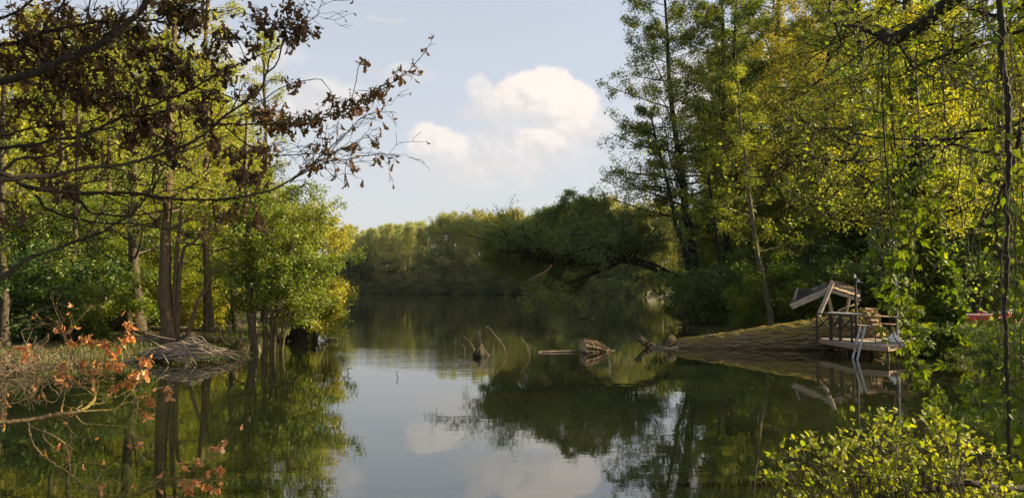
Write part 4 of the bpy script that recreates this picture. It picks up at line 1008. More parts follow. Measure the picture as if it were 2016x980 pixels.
# ------------------------------------------------------------------ the ruined hut
def hut():
    d = 29.0; r = empty('ruined_hut', (*at(1625, 600, d)[:2], gz(*at(1625, 600, d)[:2])), 'ruined low hut with weathered gable rafters and crossed poles behind the log', 'hut')
    back = np.array((1.2, 2.5, .30)); z0 = r.location[2] - .1
    ridge = at(1629, 570, d); le = at(1560, 600, d); re = at(1690, 590, d)
    def B(name, a, b, w, h, m): g = Geo(); beam(g, a, b, w, h); g.build(name, m, r)
    B('rafter', le + unit(le - ridge) * .08, ridge + unit(ridge - le) * .22 + (0, -.02, .02), .10, .12, M['plank']); B('rafter', re + unit(re - ridge) * .08, ridge + unit(ridge - re) * .1, .10, .12, M['plank'])
    B('rafter', le + (-.05, -.10, -.12), ridge + (-.15, -.10, -.16), .05, .08, M['plank'])
    B('ridge_beam', ridge + (0, -.1, -.07), ridge + back, .10, .12, M['plank'])
    for k in range(7):                                      # boards over the right slope
        f0 = k / 7 + .01; f1 = (k + 1) / 7; c = ridge + (re - ridge) * (f0 + f1) / 2 + (0, -.05, .10 + .012 * (k % 2))
        g = Geo(); e = unit(re - ridge); beam(g, c, c + back * (.9 + .1 * (k % 3)), .20, .035, up=(-e[2], 0, e[0])); g.build('board', M['brownwood'], r)
    for k in range(6):                                      # felt covered boards over the left slope
        f = (k + .5) / 6; c = ridge + (le - ridge) * f + (0, .25, .06 - .01 * (k % 2)); g = Geo(); e = unit(ridge - le); beam(g, c, c + back * .95, .26, .03, up=(-e[2], 0, e[0])); g.build('felt_strip', M['felt'], r)
    lw, rw = le + (.25, .3, 0), re + (-.2, .3, 0)
    for k in range(9):                                      # dark back wall
        f = k / 8; t = lw + (rw - lw) * f + back * .9; top = min(le[2] + (ridge[2] - le[2]) * min(1, 2 * f + .05), re[2] + (ridge[2] - re[2]) * min(1, 2 * (1 - f) + .05)); B('wall_board', (t[0], t[1], z0), (t[0], t[1], top), .31, .03, M['felt'])
    for p in (lw, rw):
        for k in range(8):
            q = p + back * (k / 8 + .02); B('wall_board', (q[0], q[1], z0), (q[0], q[1], p[2]), .04, .28, M['felt'])
    g = Geo(); tube(g, [at(1639, 556, d - .25), at(1626, 588, d - .28), at(1611, 622, d - .35)], .075, .085, 9, 8); g.build('pole', M['plank'], r, smooth=True)
    g = Geo(); tube(g, [at(1628, 570, d - .05), at(1633, 595, d), at(1639, 618, d)], .06, .07, 9, 8); g.build('pole', M['plank'], r, smooth=True)
    g = Geo(); tube(g, [at(1671, 588, d - .1), at(1668, 605, d - .1), at(1664, 618, d - .1)], .06, .055, 9, 6); g.build('pole', M['brownwood'], r, smooth=True)
    g = Geo(); tube(g, [at(1571, 567, d + .6), at(1566, 582, d + .6), at(1563, 602, d + .6)], .05, .045, 8, 6); g.build('pole', M['plank'], r, smooth=True)
    g = Geo(); tube(g, [at(1650, 612, d - .3), at(1672, 603, d - .3), at(1690, 598, d - .2)], .04, .03, 7, 6); g.build('pole', M['cut'], r)
    # sagging felt flap at the left
    g = Geo(); a, b, c, e = at(1572, 568, d + .7), at(1600, 572, d + .9), at(1594, 592, d + .5), at(1566, 596, d + .5); n = np.array((.02, -.03, .02)); V = np.array([a, b, c, e, a + n, b + n, c + n, e + n])
    g.add(V, [(3, 2, 1, 0), (4, 5, 6, 7), (0, 1, 5, 4), (1, 2, 6, 5), (2, 3, 7, 6), (3, 0, 4, 7)]); g.build('felt_flap', M['felt'], r)
hut()
rng = np.random.default_rng(31); n = 150; x = at(1582, 600, 28.6)[0] + rng.normal(0, .42, n); y = 28.7 + rng.normal(0, .22, n)
irises = empty('iris_clump', (at(1582, 600, 28.6)[0], 28.7, gz(at(1582, 600, 28.6)[0], 28.7)), 'clump of sword shaped green blades between the log and the hut', 'plant')
blades('blades', np.stack([x, y, ground(x, y)], 1), 1.05, .35, .05, M['reed'], 32, irises)
tall = empty('tall_grass', (at(1925, 640, 26.5)[0], 26.5, .4), 'tall pale green grass in front of the red canoes', 'grass'); n = 2600
x = at(1925, 640, 26.5)[0] + rng.uniform(-1.3, 1.3, n); y = 26.3 + rng.uniform(-2.3, 1.4, n); blades('blades', np.stack([x, y, ground(x, y)], 1), .62, .5, .014, M['grass'], 33, tall)

def canoe(name, label, c, L, w, h, yaw, mat, group):
    r = empty(name, c, label, 'canoe', group, 0); n, s = 17, 9; g = Geo(); gr = Geo()
    ca, sa = math.cos(yaw), math.sin(yaw)
    def T(x, y, z): return (c[0] + x * ca - y * sa, c[1] + x * sa + y * ca, c[2] + z)
    V = []; E = [[], []]
    for i in range(n):
        t = -1 + 2 * i / (n - 1); ww = w / 2 * (1 - abs(t) ** 2.6) + .012; top = h * (1 + .45 * abs(t) ** 3); bot = h * .45 * max(0, abs(t) - .8) * 5 * .6
        for j in range(s):
            a = math.pi * j / (s - 1); V.append(T(t * L / 2, -ww * math.cos(a), top - (top - bot) * math.sin(a) ** .7))
        E[0].append(T(t * L / 2, -ww, top)); E[1].append(T(t * L / 2, ww, top))
    i = np.arange(n - 1)[:, None] * s + np.arange(s - 1)[None]
    g.add(V, np.stack([i, i + 1, i + s + 1, i + s], -1).reshape(-1, 4)); hull = g.build('hull', mat, r, smooth=True)
    hull.modifiers.new('thickness', 'SOLIDIFY').thickness = .02
    for e in E: g2 = Geo(); tube(g2, e, .022, .022, 6, 30); g2.build('gunwale', M['pale'], r, smooth=True)
    for t in (-.45, 0, .45):
        g2 = Geo(); beam(g2, T(t * L / 2, -w * .46, h * .97), T(t * L / 2, w * .46, h * .97), .16, .02); g2.build('thwart', M['brownwood'], r)
    for t in (-.5, .5):
        g2 = Geo(); zz = gz(*T(t * L / 2, 0, 0)[:2]) - c[2]; beam(g2, T(t * L / 2, -w * .6, zz / 2 - .02), T(t * L / 2, w * .6, zz / 2 - .02), .16, abs(zz) + .04); g2.build('bunk', M['bark'], r)
canoe('red_canoe', 'dark red canoe lying on the bank right of the ivy trunk', (at(1905, 625, 28.5)[0], 28.5, .82), 3.0, .8, .36, -.12, M['red'], 'canoes on the right bank')
canoe('red_canoe', 'bright red canoe end showing right of the dark red canoe', (at(1965, 625, 30)[0], 30.2, .82), 2.2, .7, .34, .5, M['red'], 'canoes on the right bank')
canoe('small_kayak', 'small pink boat behind the tall grass near the right edge', (at(1990, 632, 27.5)[0], 27.5, .75), 1.6, .55, .28, .3, M['petal'], 'canoes on the right bank')
canoe('small_kayak', 'small yellow boat lying under the pink boat at the right edge', (at(1988, 640, 27.0)[0], 27.0, .55), 1.6, .5, .2, .2, M['yellowhull'], 'canoes on the right bank')

# ------------------------------------------------------------------ near leaves: each its own small folded mesh
def oak_leaf(seed, curl):
    rng = np.random.default_rng(seed); n = 8; t = np.linspace(0, 1, n)
    w = np.array([.015, .10, .07, .20, .13, .26, .19, .03]) * (0.85 + .3 * rng.random(n))
    ang = curl * t; y = np.cumsum(np.r_[0, np.cos(ang[1:])]) / (n - 1); z = -np.cumsum(np.r_[0, np.sin(ang[1:])]) / (n - 1)
    tw = (rng.random() - .5) * 1.6 * t; up = .10 + .35 * rng.random()
    L = np.stack([-w * np.cos(tw), y, z + w * (up - np.sin(tw))], 1); Mi = np.stack([0 * w, y, z], 1); Rr = np.stack([w * np.cos(tw), y, z + w * (up + np.sin(tw))], 1)
    v = np.stack([L, Mi, Rr], 1).reshape(-1, 3); i = np.arange(n - 1)[:, None] * 3
    return v, np.vstack([i + np.array([[0, 1, 4, 3]]), i + np.array([[1, 2, 5, 4]])])

def creeper_leaf(seed):
    rng = np.random.default_rng(seed); V = []; F = []
    for k, a in enumerate((-1.25, -.62, 0, .62, 1.25)):
        L = (0.62, .86, 1.0, .86, .62)[k] * (0.9 + .2 * rng.random()); w = .19 * L; c, s_ = math.sin(a), math.cos(a); dr = -.18 - .25 * rng.random()
        def P(x, y, z): return (c * y + s_ * x, s_ * y - c * x, z)
        b = len(V); V += [P(0, .05, 0), P(-w * .8, L * .40, dr * .2 + .04), P(0, L * .5, dr * .3), P(w * .8, L * .40, dr * .2 + .04), P(-w * .85, L * .66, dr * .5 + .03), P(w * .85, L * .66, dr * .5 + .03), P(0, L, dr)]
        F += [(b, b + 2, b + 1), (b, b + 3, b + 2), (b + 1, b + 2, b + 4), (b + 2, b + 3, b + 5), (b + 4, b + 2, b + 6), (b + 2, b + 5, b + 6)]
    return np.array(V), np.array(F)

def round_leaf(seed, pointed=0.0):
    rng = np.random.default_rng(seed); t = np.array([0, .18, .45, .72, .92, 1.0]); w = np.array([.02, .24, .38, .36 - .12 * pointed, .20 - .13 * pointed, .02]) * (0.7 + .45 * rng.random()); n = 6
    cup = .10 + .15 * rng.random(); dr = -.15 - .55 * rng.random(); z = dr * t ** 2
    v = np.stack([np.stack([-w, t, z + cup * w], 1), np.stack([0 * w, t, z], 1), np.stack([w, t, z + cup * w], 1)], 1).reshape(-1, 3); i = np.arange(n - 1)[:, None] * 3
    return v, np.vstack([i + np.array([[0, 1, 4, 3]]), i + np.array([[1, 2, 5, 4]])])

def leaf_frames(rng, n, along, face, jit_a=0.5, jit_f=0.7):
    a = unit(np.asarray(along) + rng.normal(size=(n, 3)) * jit_a); f = unit(np.asarray(face) + rng.normal(size=(n, 3)) * jit_f)
    f = unit(f - a * (a * f).sum(1, keepdims=True)); return np.stack([np.cross(a, f), a, f], 2)

def place_leaves(root, temps, mat, P, Rm, size, seed, limit=300, name='leaf'):
    """the leaves that show largest become parts of their own, the rest one joined part"""
    from mathutils import Matrix
    rng = np.random.default_rng(seed); n = len(P); k = rng.integers(0, len(temps), n)
    q = P - EYE; px = 1008 + FPX * q[:, 0] / np.maximum(q[:, 1], .1); py = 565 - FPX * q[:, 2] / np.maximum(q[:, 1], .1)
    vis = (px > -10) & (px < 2026) & (py > -10) & (py < 990); score = size / np.linalg.norm(q, axis=1) * np.where(vis, 1, .01) * (0.7 + .6 * rng.random(n))
    order = np.argsort(-score); solo = order[:limit]; rest = order[limit:]
    meshes = [Geo().add(*t).mesh(name, mat, smooth=False) for t in temps]; loc = np.array(root.location)
    for i in solo:
        o = bpy.data.objects.new(name, meshes[k[i]]); C.objects.link(o); adopt(o, root)
        m = np.eye(4); m[:3, :3] = Rm[i] * size[i]; m[:3, 3] = P[i] - loc; o.matrix_local = Matrix(m.tolist())
    if len(rest):
        g = Geo()
        for j, (v, f) in enumerate(temps):
            s = rest[k[rest] == j]
            if not len(s): continue
            W = np.einsum('nij,vj->nvi', Rm[s], v) * size[s][:, None, None] + P[s][:, None]
            g.add(W.reshape(-1, 3), (np.arange(len(s))[:, None, None] * len(v) + f[None]).reshape(-1, f.shape[1]))
        g.build('leaves', mat, root, kind='stuff')

def wander(rng, a, b, n, sag=0.0, amp=0.1):
    """a crooked twig from a to b"""
    t = np.linspace(0, 1, n)[:, None]; L = np.linalg.norm(np.array(b) - a)
    w = np.cumsum(rng.normal(size=(n, 3)), 0); w = w - w[:1] - t * (w[-1:] - w[:1])
    return np.array(a) * (1 - t) + np.array(b) * t + w * amp * L / n + np.array([0, 0, -1.0]) * sag * L * (4 * t * (1 - t))

def bough(name, label, foot, limbs, clusters, bare, mats, leafm, seed, size, spread_d=0.35, limit=300, trunk=None, dens=1.0):
    rng = np.random.default_rng(seed); root = empty(name, foot, label, 'tree')
    if trunk: g = Geo(); tube(g, trunk, .20, .12, 12, 14, rough=.15, rng=rng); g.build('trunk', mats, root, smooth=True)
    lines = []
    for ptl, w0, w1 in limbs:
        g = Geo(); L = [tuple(at(*q)) for q in ptl]; dm = ptl[0][2]
        if len(L) > 2: pass
        P = spline(L, 10 * len(L)); P[1:-1] += np.cumsum(rng.normal(size=(len(P) - 2, 3)), 0) * 0.0015 + rng.normal(size=(len(P) - 2, 3)) * .002
        R = np.linspace(w0, w1, len(P)) * dm / FPX / 2; R *= 1 + .12 * rng.normal(size=len(P)).clip(-1.5, 1.5)
        v, q = tubes(P, R, 8 if w0 > 6 else 6); g.add(v, q); g.build('limb', mats, root, smooth=True); lines.append((P, R))
    allp = np.vstack([l[0] for l in lines]); allr = np.concatenate([l[1] for l in lines]); tw = Geo(); LP = []; LA = []; allq = [allp]
    for (px, py, sp, cnt, d) in clusters:
        c = at(px, py, d); dist = np.linalg.norm((allp - c) * (1, .6, 1), axis=1) + np.where(allp[:, 2] < c[2] - .4, .0, .02); i = int(np.argmin(dist)); a = allp[i]
        if dist[i] > 0.04:
            n = 9; P = wander(rng, a, c, n, -.05, .25); tw.add(*tubes(P, np.linspace(min(allr[i] * .7, .009), .0035, n), 5)); src = P[3:]
        else: src = allp[max(0, i - 4):i + 5]; src = src[np.linalg.norm(src - c, axis=1) < .25]
        w = sp * d / FPX
        cnt = int(cnt * dens); m = max(2, cnt // 5)
        for j in range(m):
            e = c + rng.normal(size=3) * np.array((1.0, spread_d / .35 * 1.1, .75)) * w * .75; b = src[rng.integers(0, len(src))]
            P = wander(rng, b, e, 6, -.04, .3); tw.add(*tubes(P, np.linspace(.0035, .0016, 6), 4))
            for q in range(max(1, cnt // m)):
                t = rng.integers(2, 6); LP.append(P[t] + rng.normal(size=3) * w * .22); LA.append((rng.normal() * .35, rng.normal() * .35, -1.0))
    for (k, f, cnt, lo, hi) in bare:                          # bare side twigs along a limb, with a few buds at their tips
        P, R = lines[k]
        for j in range(cnt):
            i = int(len(P) * (f + (1 - f) * rng.random())) - 1; T = unit(P[min(i + 1, len(P) - 1)] - P[i - 1]); s = unit(rng.normal(size=3) * (1, .6, 1)); dd = unit(T * .9 + s * .8 + (0, 0, .15))
            L = lo + (hi - lo) * rng.random(); e = P[i] + dd * L; W = wander(rng, P[i], e, 8, -.08, .35); tw.add(*tubes(W, np.linspace(min(R[i] * .6, .006), .0016, 8), 4))
            for h in range(3):
                t = rng.integers(2, 7); e2 = W[t] + unit(dd + rng.normal(size=3) * .7) * L * .35; tw.add(*tubes(wander(rng, W[t], e2, 5, 0, .3), np.linspace(.0028, .0013, 5), 3))
                if rng.random() < .35: LP.append(e2); LA.append((rng.normal() * .4, rng.normal() * .4, -1))
    tw.build('twigs', mats, root, kind='stuff', smooth=True)
    P = np.array(LP); A = np.array(LA); n = len(P); sz = size * (0.55 + .75 * rng.random(n)); Rm = leaf_frames(rng, n, A, rng.normal(size=(n, 3)), .3, .1)
    place_leaves(root, [oak_leaf(i, c) for i, c in enumerate((.5, 1.1, 1.7, 2.4, .9, 1.5))], leafm, P, Rm, sz, seed + 1, limit)
    return root

def D(pl, d0, d1):
    n = len(pl); return [(x, y, d0 + (d1 - d0) * i / (n - 1)) for i, (x, y) in enumerate(pl)]

UP_LIMBS = [
    (D([(-120, 185), (-10, 163), (65, 145), (130, 118), (165, 106), (220, 77), (258, 44), (285, 15), (305, -30)], 5.0, 5.6), 17, 12),
    (D([(-120, 108), (0, 88), (40, 83), (80, 66), (150, 52), (210, 42), (260, 40), (310, 35), (350, 10)], 5.3, 5.8), 9, 4),
    (D([(-120, 372), (0, 355), (55, 345), (100, 341), (165, 325), (225, 318), (280, 309), (350, 285), (390, 265), (415, 245), (450, 220), (500, 185), (520, 150), (530, 110), (560, 80), (590, 50), (612, 20)], 5.0, 6.6), 11, 2),
    (D([(-100, 300), (60, 288), (100, 277), (150, 270), (210, 240), (255, 220), (300, 205), (360, 180), (415, 150), (480, 120), (550, 95)], 5.4, 6.3), 8, 2.5),
    (D([(-100, 360), (0, 340), (40, 315), (100, 311), (160, 280), (200, 260), (250, 235)], 5.2, 5.7), 7, 3),
    (D([(-80, 320), (10, 345), (50, 370), (100, 378), (150, 383), (210, 384), (280, 385), (320, 392), (400, 395), (475, 387), (550, 370), (590, 345), (630, 320), (665, 312)], 5.1, 6.5), 11, 3),
    (D([(150, 390), (165, 405), (180, 416), (225, 422), (280, 420), (340, 410), (360, 400)], 5.6, 6.0), 5, 3),
    (D([(70, 385), (90, 410), (125, 425), (190, 440), (260, 442), (350, 457), (400, 465)], 5.4, 6.0), 5, 2.5),
    (D([(-80, 570), (0, 545), (35, 520), (70, 500), (110, 487), (150, 475), (210, 448), (255, 420), (280, 395), (295, 360), (303, 330)], 5.0, 5.8), 9, 3),
    (D([(-60, 700), (0, 648), (60, 622), (110, 600), (150, 578)], 5.6, 6.4), 4, 2),
    (D([(395, 247), (450, 244), (500, 245), (560, 243), (600, 238), (650, 228), (690, 208), (730, 190), (765, 165), (795, 142), (815, 120), (838, 95)], 6.0, 6.6), 4, 1.6),
    (D([(590, 345), (620, 330), (650, 315), (690, 312), (720, 305), (745, 300), (765, 304)], 6.4, 6.6), 3, 1.4),
    (D([(570, 360), (610, 325), (650, 290), (680, 262), (705, 235), (725, 222), (745, 219)], 6.4, 6.6), 3, 1.4),
    (D([(440, 245), (480, 280), (520, 300), (560, 305), (610, 300), (660, 295), (700, 270), (722, 266)], 6.2, 6.6), 3, 1.4),
    (D([(520, 150), (545, 120), (560, 60), (570, 20), (560, -20)], 6.4, 6.5), 3.5, 2),
    (D([(245, 70), (270, 100), (285, 120), (310, 140), (340, 138), (380, 140)], 5.5, 6.0), 4, 2),
    (D([(85, 62), (100, 35), (125, 8), (135, -30)], 5.4, 5.6), 6, 4),
    (D([(-80, 60), (0, 38), (35, 20), (70, -10)], 5.4, 5.6), 6, 5),
    (D([(360, 165), (430, 185), (500, 205), (545, 180), (575, 168), (625, 158), (640, 168), (655, 188)], 6.2, 6.6), 3, 1.2),
    (D([(690, 207), (697, 180), (705, 150), (712, 128), (722, 120)], 6.5, 6.5), 1.8, 1.2),
    (D([(0, 270), (60, 250), (120, 245), (180, 235), (230, 205)], 5.6, 5.9), 3, 2), (D([(0, 225), (80, 240), (150, 262), (230, 250), (330, 218)], 5.5, 6.0), 3, 2)]
UP_CL = [(x, y, s, c, d) for x, y, s, c, d in [
    (735, 190, 22, 26, 6.5), (700, 207, 20, 20, 6.5), (765, 165, 9, 7, 6.5), (780, 152, 6, 4, 6.6), (660, 218, 18, 18, 6.5), (625, 233, 22, 22, 6.4), (592, 242, 20, 20, 6.4), (555, 250, 20, 16, 6.3), (520, 220, 34, 44, 6.2),
    (565, 230, 22, 18, 6.3), (500, 345, 28, 40, 6.2), (465, 300, 25, 22, 6.1), (520, 292, 24, 20, 6.2), (470, 335, 24, 20, 6.1), (580, 163, 16, 12, 6.4), (495, 178, 14, 10, 6.2), (652, 188, 5, 5, 6.6), (585, 75, 26, 22, 6.5),
    (600, 55, 20, 20, 6.5), (540, 55, 32, 32, 6.4), (575, 15, 25, 18, 6.5), (505, 95, 20, 12, 6.3), (490, 30, 24, 18, 6.3), (430, 95, 30, 26, 6.2), (380, 55, 25, 16, 6.0), (340, 115, 36, 44, 5.9), (370, 150, 25, 20, 6.0),
    (350, 10, 36, 36, 5.9), (315, 10, 28, 26, 5.8), (270, 65, 36, 34, 5.7), (215, 45, 38, 38, 5.7), (165, 65, 40, 36, 5.7), (115, 25, 40, 30, 5.6), (30, 30, 40, 26, 5.5), (270, 105, 36, 34, 5.7), (150, 135, 46, 56, 5.7), (210, 125, 40, 40, 5.7),
    (125, 165, 46, 54, 5.8), (165, 190, 46, 52, 5.8), (75, 140, 42, 40, 5.7), (50, 200, 40, 30, 5.8), (225, 185, 34, 28, 5.8), (300, 165, 38, 38, 5.9), (280, 250, 36, 54, 5.9), (255, 270, 24, 24, 5.9), (320, 222, 30, 26, 5.9),
    (135, 370, 24, 22, 5.6), (30, 425, 30, 22, 5.7), (425, 430, 22, 12, 6.1), (470, 420, 18, 12, 6.1), (515, 437, 14, 9, 6.2), (315, 430, 6, 5, 5.9), (360, 455, 10, 6, 6.0), (345, 310, 20, 12, 5.9), (260, 340, 8, 4, 5.8),
    (700, 290, 12, 8, 6.6), (690, 325, 10, 4, 6.5), (640, 290, 20, 10, 6.5), (612, 330, 14, 8, 6.4), (680, 370, 4, 2, 6.5), (724, 124, 6, 5, 6.5), (735, 280, 5, 4, 6.6), (660, 350, 6, 2, 6.5), (740, 312, 5, 3, 6.6), (838, 95, 3, 2, 6.6),
    (90, 90, 40, 36, 5.6), (20, 120, 36, 28, 5.6), (60, 60, 36, 26, 5.5), (0, 250, 34, 20, 5.7), (110, 240, 36, 26, 5.8), (190, 285, 26, 16, 5.8), (60, 300, 36, 22, 5.7), (170, 300, 34, 20, 5.8), (390, 215, 28, 22, 6.0), (330, 280, 26, 22, 5.9), (430, 285, 24, 14, 6.1), (100, 350, 28, 14, 5.6), (220, 330, 24, 10, 5.8), (400, 30, 30, 22, 6.0), (450, 150, 26, 20, 6.1), (410, 190, 24, 18, 6.1), (445, 60, 22, 16, 6.2)]]
bough('withered_oak', 'withered oak whose dark limbs and hanging brown leaves reach in from the upper left', (-5.6, 5.0, gz(-5.6, 5.0) - .1), UP_LIMBS, UP_CL,
      [(2, .3, 16, .2, .6), (3, .3, 14, .2, .6), (5, .2, 26, .2, .6), (6, .1, 5, .15, .4), (7, .2, 8, .15, .5), (8, .3, 10, .2, .6), (10, .5, 6, .1, .3), (11, .0, 16, .12, .4), (12, 0, 14, .12, .4), (13, .1, 12, .12, .4), (0, .1, 12, .2, .6), (1, .2, 10, .2, .5), (20, .1, 8, .2, .5), (21, .1, 8, .2, .5), (9, .1, 6, .2, .5)],
      M['oakbark'], M['dead'], 61, .075, dens=2.8, trunk=[(-5.6, 5.0, gz(-5.6, 5.0) - .2), (-5.5, 5.0, 1.6), (-5.3, 5.1, 3.2), (-5.2, 5.2, 5.2), (-5.3, 5.3, 7.5)])

LO_LIMBS = [
    (D([(-200, 850), (-40, 836), (0, 829), (55, 823), (100, 813), (140, 809), (165, 800), (180, 784), (182, 762), (178, 750)], 5.6, 6.4), 10, 5.5), (D([(140, 810), (190, 808), (225, 809), (243, 801), (270, 793), (293, 785)], 6.1, 6.5), 5, 2),
    (D([(148, 818), (165, 830), (195, 833), (262, 836)], 6.1, 6.4), 3.5, 1.2), (D([(178, 752), (160, 738), (152, 718), (138, 690), (128, 660), (113, 640), (70, 630)], 6.4, 6.9), 4, 1.2),
    (D([(180, 758), (205, 745), (218, 724), (232, 702), (246, 680), (258, 650), (262, 636)], 6.4, 6.8), 3.5, 1.5), (D([(205, 750), (235, 750), (262, 742)], 6.4, 6.6), 2, 1.2), (D([(182, 770), (215, 758), (226, 757)], 6.4, 6.5), 2, 1.2),
    (D([(53, 826), (62, 840), (100, 855), (125, 873), (133, 900), (136, 930)], 5.9, 6.0), 4.5, 2.5), (D([(55, 832), (65, 867), (90, 900), (140, 930), (165, 950), (210, 968), (254, 969), (300, 948), (322, 937)], 5.8, 6.3), 4, 1.8),
    (D([(-80, 820), (0, 801), (60, 782), (76, 764), (78, 750)], 5.8, 6.2), 4.5, 2), (D([(180, 786), (230, 780), (258, 765), (275, 790), (295, 796), (310, 785), (333, 768)], 6.3, 6.6), 2, 1),
    (D([(245, 800), (275, 818), (296, 828), (290, 850), (269, 866)], 6.4, 6.4), 2, 1.2), (D([(322, 937), (345, 945), (362, 948)], 6.3, 6.3), 2, 1.5), (D([(340, 950), (375, 930), (405, 905), (432, 882), (441, 872)], 6.3, 6.4), 2.2, 1.2),
    (D([(362, 948), (400, 942), (436, 948), (480, 935)], 6.3, 6.5), 2, 1.2), (D([(-60, 690), (0, 684), (60, 688), (80, 705), (78, 722), (60, 730)], 6.6, 6.9), 2.5, 1.3), (D([(120, 808), (128, 780), (130, 765), (125, 740)], 6.1, 6.5), 2.2, 1.2)]
LO_CL = [(x, y, s, c, 6.5) for x, y, s, c in [(170, 661, 9, 12), (183, 673, 9, 12), (205, 672, 10, 10), (140, 673, 8, 7), (165, 716, 10, 12), (177, 731, 8, 8), (196, 710, 9, 9), (214, 692, 8, 7), (239, 716, 10, 11), (260, 735, 12, 14), (226, 759, 9, 9), (257, 756, 9, 9),
    (293, 783, 11, 15), (290, 811, 8, 9), (125, 735, 12, 12), (116, 719, 9, 8), (40, 683, 9, 8), (46, 704, 5, 4), (290, 701, 10, 13), (290, 728, 7, 8), (260, 637, 9, 12), (254, 658, 9, 12), (245, 673, 9, 9), (269, 872, 7, 7), (4, 838, 5, 3), (113, 640, 5, 4), (147, 640, 4, 3), (333, 765, 7, 7),
    (415, 875, 5, 4), (441, 869, 5, 4), (364, 905, 5, 4), (390, 908, 5, 4), (410, 925, 5, 4), (434, 913, 6, 7), (358, 946, 8, 8), (379, 947, 7, 8), (371, 966, 8, 12), (405, 956, 6, 6), (421, 960, 5, 4), (438, 959, 5, 4), (326, 928, 2, 2), (482, 833, 2, 2), (70, 700, 4, 3), (20, 690, 5, 4)]]
bough('rust_leaved_oak', 'low oak bough with rust orange leaves hanging over the water at the lower left', (-5.3, 5.7, gz(-5.3, 5.7) - .1), LO_LIMBS, LO_CL,
      [(0, .4, 8, .1, .35), (1, .1, 6, .1, .3), (3, .2, 10, .1, .4), (4, .1, 10, .1, .35), (7, .2, 5, .1, .3), (8, .2, 8, .1, .3), (9, .2, 5, .1, .3), (13, .2, 4, .06, .15), (15, .2, 8, .1, .3)], M['mossbark'], M['rust'], 71, .07, dens=1.9,
      trunk=[(-5.3, 5.7, gz(-5.3, 5.7) - .2), (-5.0, 5.65, .6), (-4.5, 5.6, 1.0)])

# ------------------------------------------------------------------ right: the overhanging limb, its creeper, the vines and the round leaved bush
def overhang():
    rng = np.random.default_rng(81); f = (6.6, 5.6, gz(6.6, 5.6) - .1); r = empty('overhanging_tree', f, 'tree at the right whose thick dark limb hangs in from the top edge', 'tree')
    g = Geo(); tube(g, [f, (6.55, 5.7, 2.5), (6.5, 6.0, 5.2), (6.4, 6.4, 7.0)], .22, .13, 12, 14, rough=.12, rng=rng); g.build('trunk', M['darkbark'], r, smooth=True)
    L = [(D([(2200, -160), (2060, -90), (1960, -42), (1870, 5), (1815, 48), (1758, 78), (1740, 68)], 7.2, 8.0), 34, 24), (D([(1758, 76), (1730, 70), (1700, 58), (1665, 50), (1640, 45)], 8.0, 8.2), 12, 6), (D([(2120, 30), (2016, 60), (1920, 85), (1855, 112), (1812, 128), (1800, 136)], 7.4, 8.2), 9, 4),
         (D([(2120, 150), (2016, 235), (1980, 248), (1900, 260), (1880, 262)], 7.5, 8), 10, 6), (D([(2100, 210), (2000, 262), (1940, 300), (1880, 285), (1805, 290)], 7.5, 8.4), 8, 3), (D([(1900, 272), (1840, 275), (1735, 272), (1680, 262), (1640, 252), (1600, 262), (1545, 280)], 8.2, 9), 5, 2), (D([(1720, 318), (1660, 316), (1610, 312), (1560, 320), (1510, 326)], 8.6, 9), 4, 1.5),
         (D([(2100, -40), (2016, 10), (1960, 30), (1900, 20), (1860, 60)], 7.4, 7.8), 8, 4), (D([(2100, 290), (2016, 330), (1960, 380), (1930, 430)], 7.4, 7.6), 7, 3)]
    lines = []
    for pl, a, b in L:
        g = Geo(); P = tube(g, [tuple(at(*q)) for q in pl], a * pl[0][2] / FPX / 2, b * pl[-1][2] / FPX / 2, 9, 34, rough=.12, rng=rng); g.build('limb', M['darkbark'], r, smooth=True); lines.append(P)
    tw = Geo(); S = []
    for li, P in enumerate(lines):
        for j in range(18 if li in (0, 1, 2, 7) else 7):
            i = rng.integers(2, len(P) - 1); d = unit(rng.normal(size=3) * (1, .8, .7) + (-.3, 0, -.1)); W = wander(rng, P[i], P[i] + d * (.5 + 1.0 * rng.random()), 9, .08, .3); tw.add(*tubes(W, np.linspace(.009, .002, 9), 4))
            for h in range(5):
                t = rng.integers(2, 9); W2 = wander(rng, W[t], W[t] + unit(d + rng.normal(size=3) * .8) * .4, 4, .1, .3); tw.add(*tubes(W2, np.linspace(.004, .0015, 4), 3)); S.append(W2)
    tw.build('twigs', M['darkbark'], r, kind='stuff', smooth=True); S = np.array(S); g = Geo(); leaf_quads(g, twig_points(rng, S, 6, .06), .05, rng, .4, .6); g.build('crown', M['green'], r, kind='stuff')
overhang()

